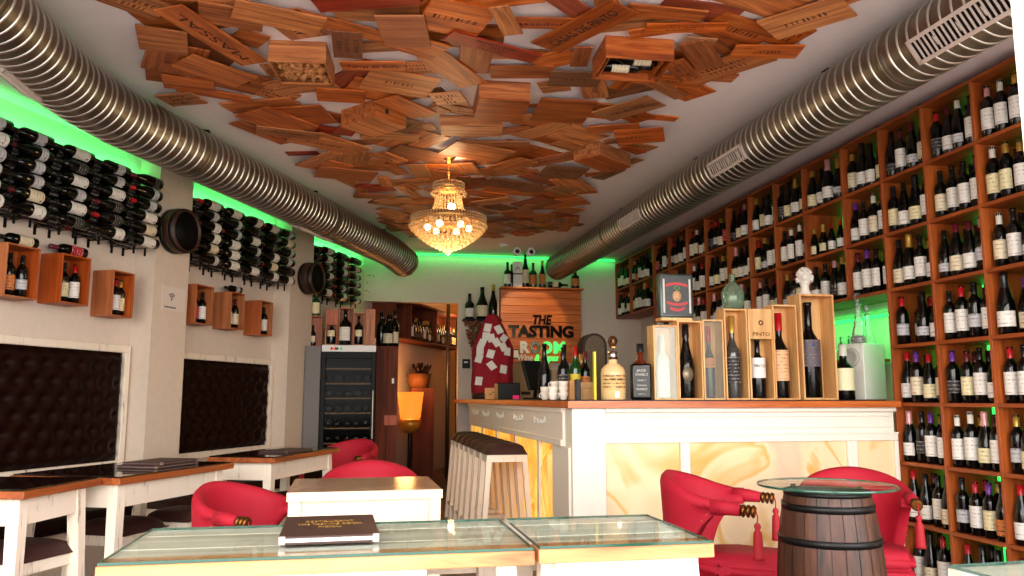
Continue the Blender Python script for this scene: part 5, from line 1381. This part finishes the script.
o = openbox(-.21, fy+.07, .15, .12, fzt+.001, .40, .01, crateor, 'open box behind the large white-labelled bottle on the fridge', GF, name='bottle_box'); tallbottle(-.14, fy+.02, fzt+.001, .06, .375, 'largest bottle on the fridge with a big white label', 'white', None, grp='bottles on top of the fridge', labz=(.12, .5))
o = openbox(-.055, fy+.04, .115, .11, fzt+.001, .345, .009, crateor, 'slim box holding a bottle with pale label on the fridge', GF, name='bottle_box'); tallbottle(.0, fy+.095, fzt+.012, .042, .31, 'bottle with pale label inside the slim fridge-top box', 'cream', None, grp='bottles on top of the fridge', labz=(.28, .5))
o = MB().box(.07, .17, fy+.04, fy+.14, fzt+.001, fzt+.39, bev=.002).build('bottle_box', crateor); tag(o, 'closed upright pine box at the doorway end of the fridge top', 'crate', GF)
MB().box(.118, .122, fy+.0385, fy+.04, fzt+.1, fzt+.32).build('printed_mark', burn, o)
o = openbox(-.50, 8.9, .13, .1, 1.9915, .02, .005, crateor, 'thin slab on the box over the grey cupboard', GF, name='bottle_box') if False else None
tallbottle(-.46, 8.80, 1.9915, .05, .26, 'green bottle with parchment label on the box over the grey cupboard', 'cream', None, grp='bottles on top of the fridge', body=bottlegreen, labz=(.1, .55))
# dark wooden cabinet beside the fridge
cx0 = .20; cy = 9.1
o = empty('wooden_cabinet', (cx0, cy, 0)); MB().box(0, .245, .02, .6, 0, 1.70, bev=.003).build('carcass', cabw, o)
MB().box(.003, .118, 0, .019, .05, 1.66, bev=.002).build('door', cabw, o); d_ = MB().box(.127, .242, 0, .019, .05, 1.66, bev=.002).build('door', cabw, o)
MB().box(.175, .205, -.012, -.0005, 1.28, 1.34, bev=.003).build('latch', steel, d_)
MB().box(.10, .245, -.02, -.0005, .82, .93).build('wooden_block', crateor, o)
tag(o, 'dark red-brown wooden cabinet standing at the doorway', 'cabinet')
for k, (x, y, r, h_) in enumerate(((.25, 9.25, .055, .40), (.33, 9.2, .06, .36), (.405, 9.27, .052, .42), (.36, 9.4, .055, .38), (.28, 9.42, .055, .35))):
    tallbottle(x, y, 1.7005, r, h_, 'dark bottle %s in the cluster on the wooden cabinet' % ('nearest the fridge', 'at the front middle', 'at the doorway side', 'behind the doorway-side one', 'at the rear by the fridge')[k], 'ivory' if k in (1, 2) else None, None, grp='bottles on the wooden cabinet', labz=(.1, .4), shape='burgundy' if k % 2 else 'claret')

# ------------------------------------------------------------------ back room seen through the doorway
# high shelf along the continued slanted wall
bs_ = empty('high_wall_shelf', tuple(WP(5.75, 0, 1.9)), WA)
Lb = 2.9; MB().box(0, Lb, -.34, -.01, 0, .02).build('shelf_board', cabw, bs_); MB().box(0, Lb, -.34, -.01, .52, .54).build('shelf_board', cabw, bs_)
for x in (0, .55, 1.6, 2.88): MB().box(x, x+.02, -.34, -.01, .021, .519).build('upright', cabw, bs_)
MB().box(0.02, Lb, -.012, -.001, .021, .519).build('back_board', cabw, bs_)
tag(bs_, 'long high wooden shelf with two rows of bottles beyond the doorway', 'shelf')
for q in range(23):
    s = 5.75+.62+.1*q
    if abs(s-5.75-1.61) < .05: continue
    kd = random.choice(['claret', 'burgundy']); M = Matrix.Translation(WP(s, .27, 1.9205)) @ Matrix.Rotation(WA-.9, 4, 'Z')
    bottle(None, 'bottle standing on the high shelf beyond the doorway, %s along' % (ORD[q] if q < 20 else 'well past twentieth'), 'bottles on the high shelf beyond the doorway', kd, random.choice(['white', 'cream', 'black', 'black']), random.choice(['black', 'red', 'gold', 'black']), M=M, scale=1.05, keep=2)
# glowing amber tapered lamp shade on gold base
o = empty('amber_lamp', (.71, 10.95, 0))
MB().lathe([(.135, .85), (.175, 1.2), (.17, 1.2), (.131, .85)], 32, cap=False).build('lamp_shade', emit('amber shade', (1, .22, .02, 1), 1.1, (.9, .3, .05, 1)), o)
MB().lathe([(0, .66), (.08, .66), (.14, .74), (.145, .83), (.1, .849), (0, .849)], 24).build('base', plain('gold leaf', srgb(230, 150, 50), .35, metal=.3), o)
MB().lathe([(.16, 0), (.16, .02), (.03, .04), (.03, .66)], 20, cap=False).build('stand', iron, o)
tag(o, 'glowing amber tapered lamp shade beyond the doorway', 'lamp')
al = bpy.data.lights.new('amber_light', 'POINT'); al.energy = 14; al.color = (1, .5, .15); al.shadow_soft_size = .12; ao = bpy.data.objects.new('amber_light', al); C.objects.link(ao); ao.location = (.66, 10.95, 1.30)
al = bpy.data.lights.new('back_room_light', 'POINT'); al.energy = 16; al.color = (1, .6, .25); al.shadow_soft_size = .15; ao = bpy.data.objects.new('back_room_light', al); C.objects.link(ao); ao.location = (1.55, 12.6, 2.3)
# a basket of dark twigs and bottles above the lamp, pole and dark door
o = empty('wicker_basket', (.86, 11.45, 1.26))
MB().lathe([(0, 0), (.13, 0), (.18, .2), (.17, .2), (.12, .01)], 24, cap=False).build('basket', plain('wicker', srgb(120, 70, 30), .7, bump=.5, bscale=120, var=.3), o)
m = MB()
for k in range(40):
    a = random.uniform(0, 2*PI); r = random.uniform(.02, .12); m.tube([(r*math.cos(a)*.6, r*math.sin(a)*.6, .1), (r*math.cos(a), r*math.sin(a), .2+random.uniform(0, .08)), (r*1.4*math.cos(a), r*1.4*math.sin(a), .26+random.uniform(0, .1))], .012, 5)
m.build('dark_twigs', darkbarrel, o); tag(o, 'wicker basket of dark twigs above the amber lamp', 'basket')
o = MB().box(.74, 1.06, 11.3, 11.65, 0, 1.2595, bev=.004).build('plinth', cabw); tag(o, 'dark plinth under the wicker basket beyond the doorway', 'plinth')
o = MB().tube([(1.28, 11.6, 0), (1.28, 11.6, 2.99)], .028, 14).build('steel_pole', steel); tag(o, 'bright vertical metal pole beyond the doorway', 'pole')
o = MB().box(1.42, 1.9, 11.8, 11.86, 0, 2.3, bev=.004).build('dark_door', plain('dark panel', srgb(24, 18, 14), .4)); tag(o, 'dark tall panel behind the metal pole beyond the doorway', 'door')
flush_bottles(BUDGET)
sp = bpy.data.lights.new('sign_spot', 'SPOT'); sp.energy = 55; sp.color = (1, .74, .42); sp.spot_size = R(34); sp.spot_blend = .25; sp.shadow_soft_size = .03
so = bpy.data.objects.new('sign_spot', sp); C.objects.link(so); so.location = (2.05, 8.7, 2.9); so.rotation_euler = (Vector((2.2, 10.3, 2.05))-Vector(so.location)).to_track_quat('-Z', 'Y').to_euler()
# ------------------------------------------------------------------ light
sc_ = bpy.context.scene
w = bpy.data.worlds.new('world'); sc_.world = w; w.use_nodes = True
bg = w.node_tree.nodes['Background']; bg.inputs[0].default_value = (1, .965, .93, 1); bg.inputs[1].default_value = 8.0
def grad():
    nt = w.node_tree; N = nt.nodes.new; L = nt.links.new
    tc = N('ShaderNodeTexCoord'); sp = N('ShaderNodeSeparateXYZ'); L(tc.outputs['Generated'], sp.inputs[0])
    cr = N('ShaderNodeValToRGB'); e = cr.color_ramp.elements; e[0].position = 0; e[0].color = (.25, .24, .22, 1); e[1].position = 1; e[1].color = (.3, .33, .38, 1)
    for p, c in ((.47, (.5, .47, .43, 1)), (.5, (1, .96, .9, 1)), (.62, (1, .97, .93, 1)), (.75, (.75, .77, .8, 1))): x = e.new(p); x.color = c
    mr = N('ShaderNodeMapRange'); mr.inputs['From Min'].default_value = -1; mr.inputs['From Max'].default_value = 1; L(sp.outputs['Z'], mr.inputs[0]); L(mr.outputs[0], cr.inputs[0]); L(cr.outputs[0], bg.inputs[0])
grad()
# daylight portals in the open shop front
def portal(x0, x1, z0, z1):
    l = bpy.data.lights.new('portal', 'AREA'); l.shape = 'RECTANGLE'; l.size = x1-x0; l.size_y = z1-z0; l.cycles.is_portal = True
    o = bpy.data.objects.new('portal', l); C.objects.link(o); o.location = ((x0+x1)/2, .77, (z0+z1)/2); o.rotation_euler = (PI/2, 0, 0)
portal(-3.4, .958, .02, 2.62); portal(1.13, 3.7, .02, 2.62)
def strip(p0, p1, energy, col, wdt=.04, down=Vector((0, 0, 1)), name='green_strip'):
    """linear LED: area light between p0 and p1 shining along `down`"""
    p0, p1 = Vector(p0), Vector(p1); d = (p1-p0); l = bpy.data.lights.new(name, 'AREA'); l.shape = 'RECTANGLE'; l.size = d.length; l.size_y = wdt; l.energy = energy; l.color = col
    o = bpy.data.objects.new(name, l); C.objects.link(o)
    z = -Vector(down).normalized(); x = d.normalized(); z = (z-x*z.dot(x)).normalized(); y = z.cross(x)
    o.matrix_world = Matrix(((x.x, y.x, z.x, (p0.x+p1.x)/2), (x.y, y.y, z.y, (p0.y+p1.y)/2), (x.z, y.z, z.z, (p0.z+p1.z)/2), (0, 0, 0, 1)))
GC = (.07, 1, .2)
def ledbar(a, b, zz, off):
    o = MB().box(a, b, -off-.012, -off, zz, zz+.012, M=WM).build('led_strip', greenled); return o
for n_, (a, b) in zip(('over the first bay of wall racks', 'over the second bay of wall racks', 'over the third bay of wall racks'), ((-2.2, 1.25), (1.8, 3.28), (3.88, 5.35))):
    o = ledbar(a, b, 2.80, .03); tag(o, 'thin green light strip on the wall '+n_, 'light strip', 'green light strips')
    strip(WP(a, .07, 2.82), WP(b, .07, 2.82), 3.2*(b-a)/1.5, GC, .03, Vector((0, 0, 1))-NRM*1.3)
o = MB().box(.1, 3.4, 10.30, 10.312, 2.965, 2.985).build('led_strip', greenled); tag(o, 'thin green light strip along the top of the back wall', 'light strip', 'green light strips')
strip((.1, 10.27, 2.97), (3.4, 10.27, 2.97), 2.2, GC, .03, Vector((0, .55, -1)))
strip((3.55, 4.75, 1.70), (3.55, 6.2, 1.70), 4.5, GC, .04, Vector((.3, 0, -1)))
vs = sc_.view_settings; vs.view_transform = 'Standard'; vs.look = 'None'; vs.gamma = 1; vs.use_curve_mapping = False; vs.exposure = .22
sc_.cycles.use_denoising = True
sc_.cycles.max_bounces = 8; sc_.cycles.transparent_max_bounces = 16; sc_.cycles.sample_clamp_indirect = 6
sc_.cycles.caustics_reflective = False; sc_.cycles.caustics_refractive = False
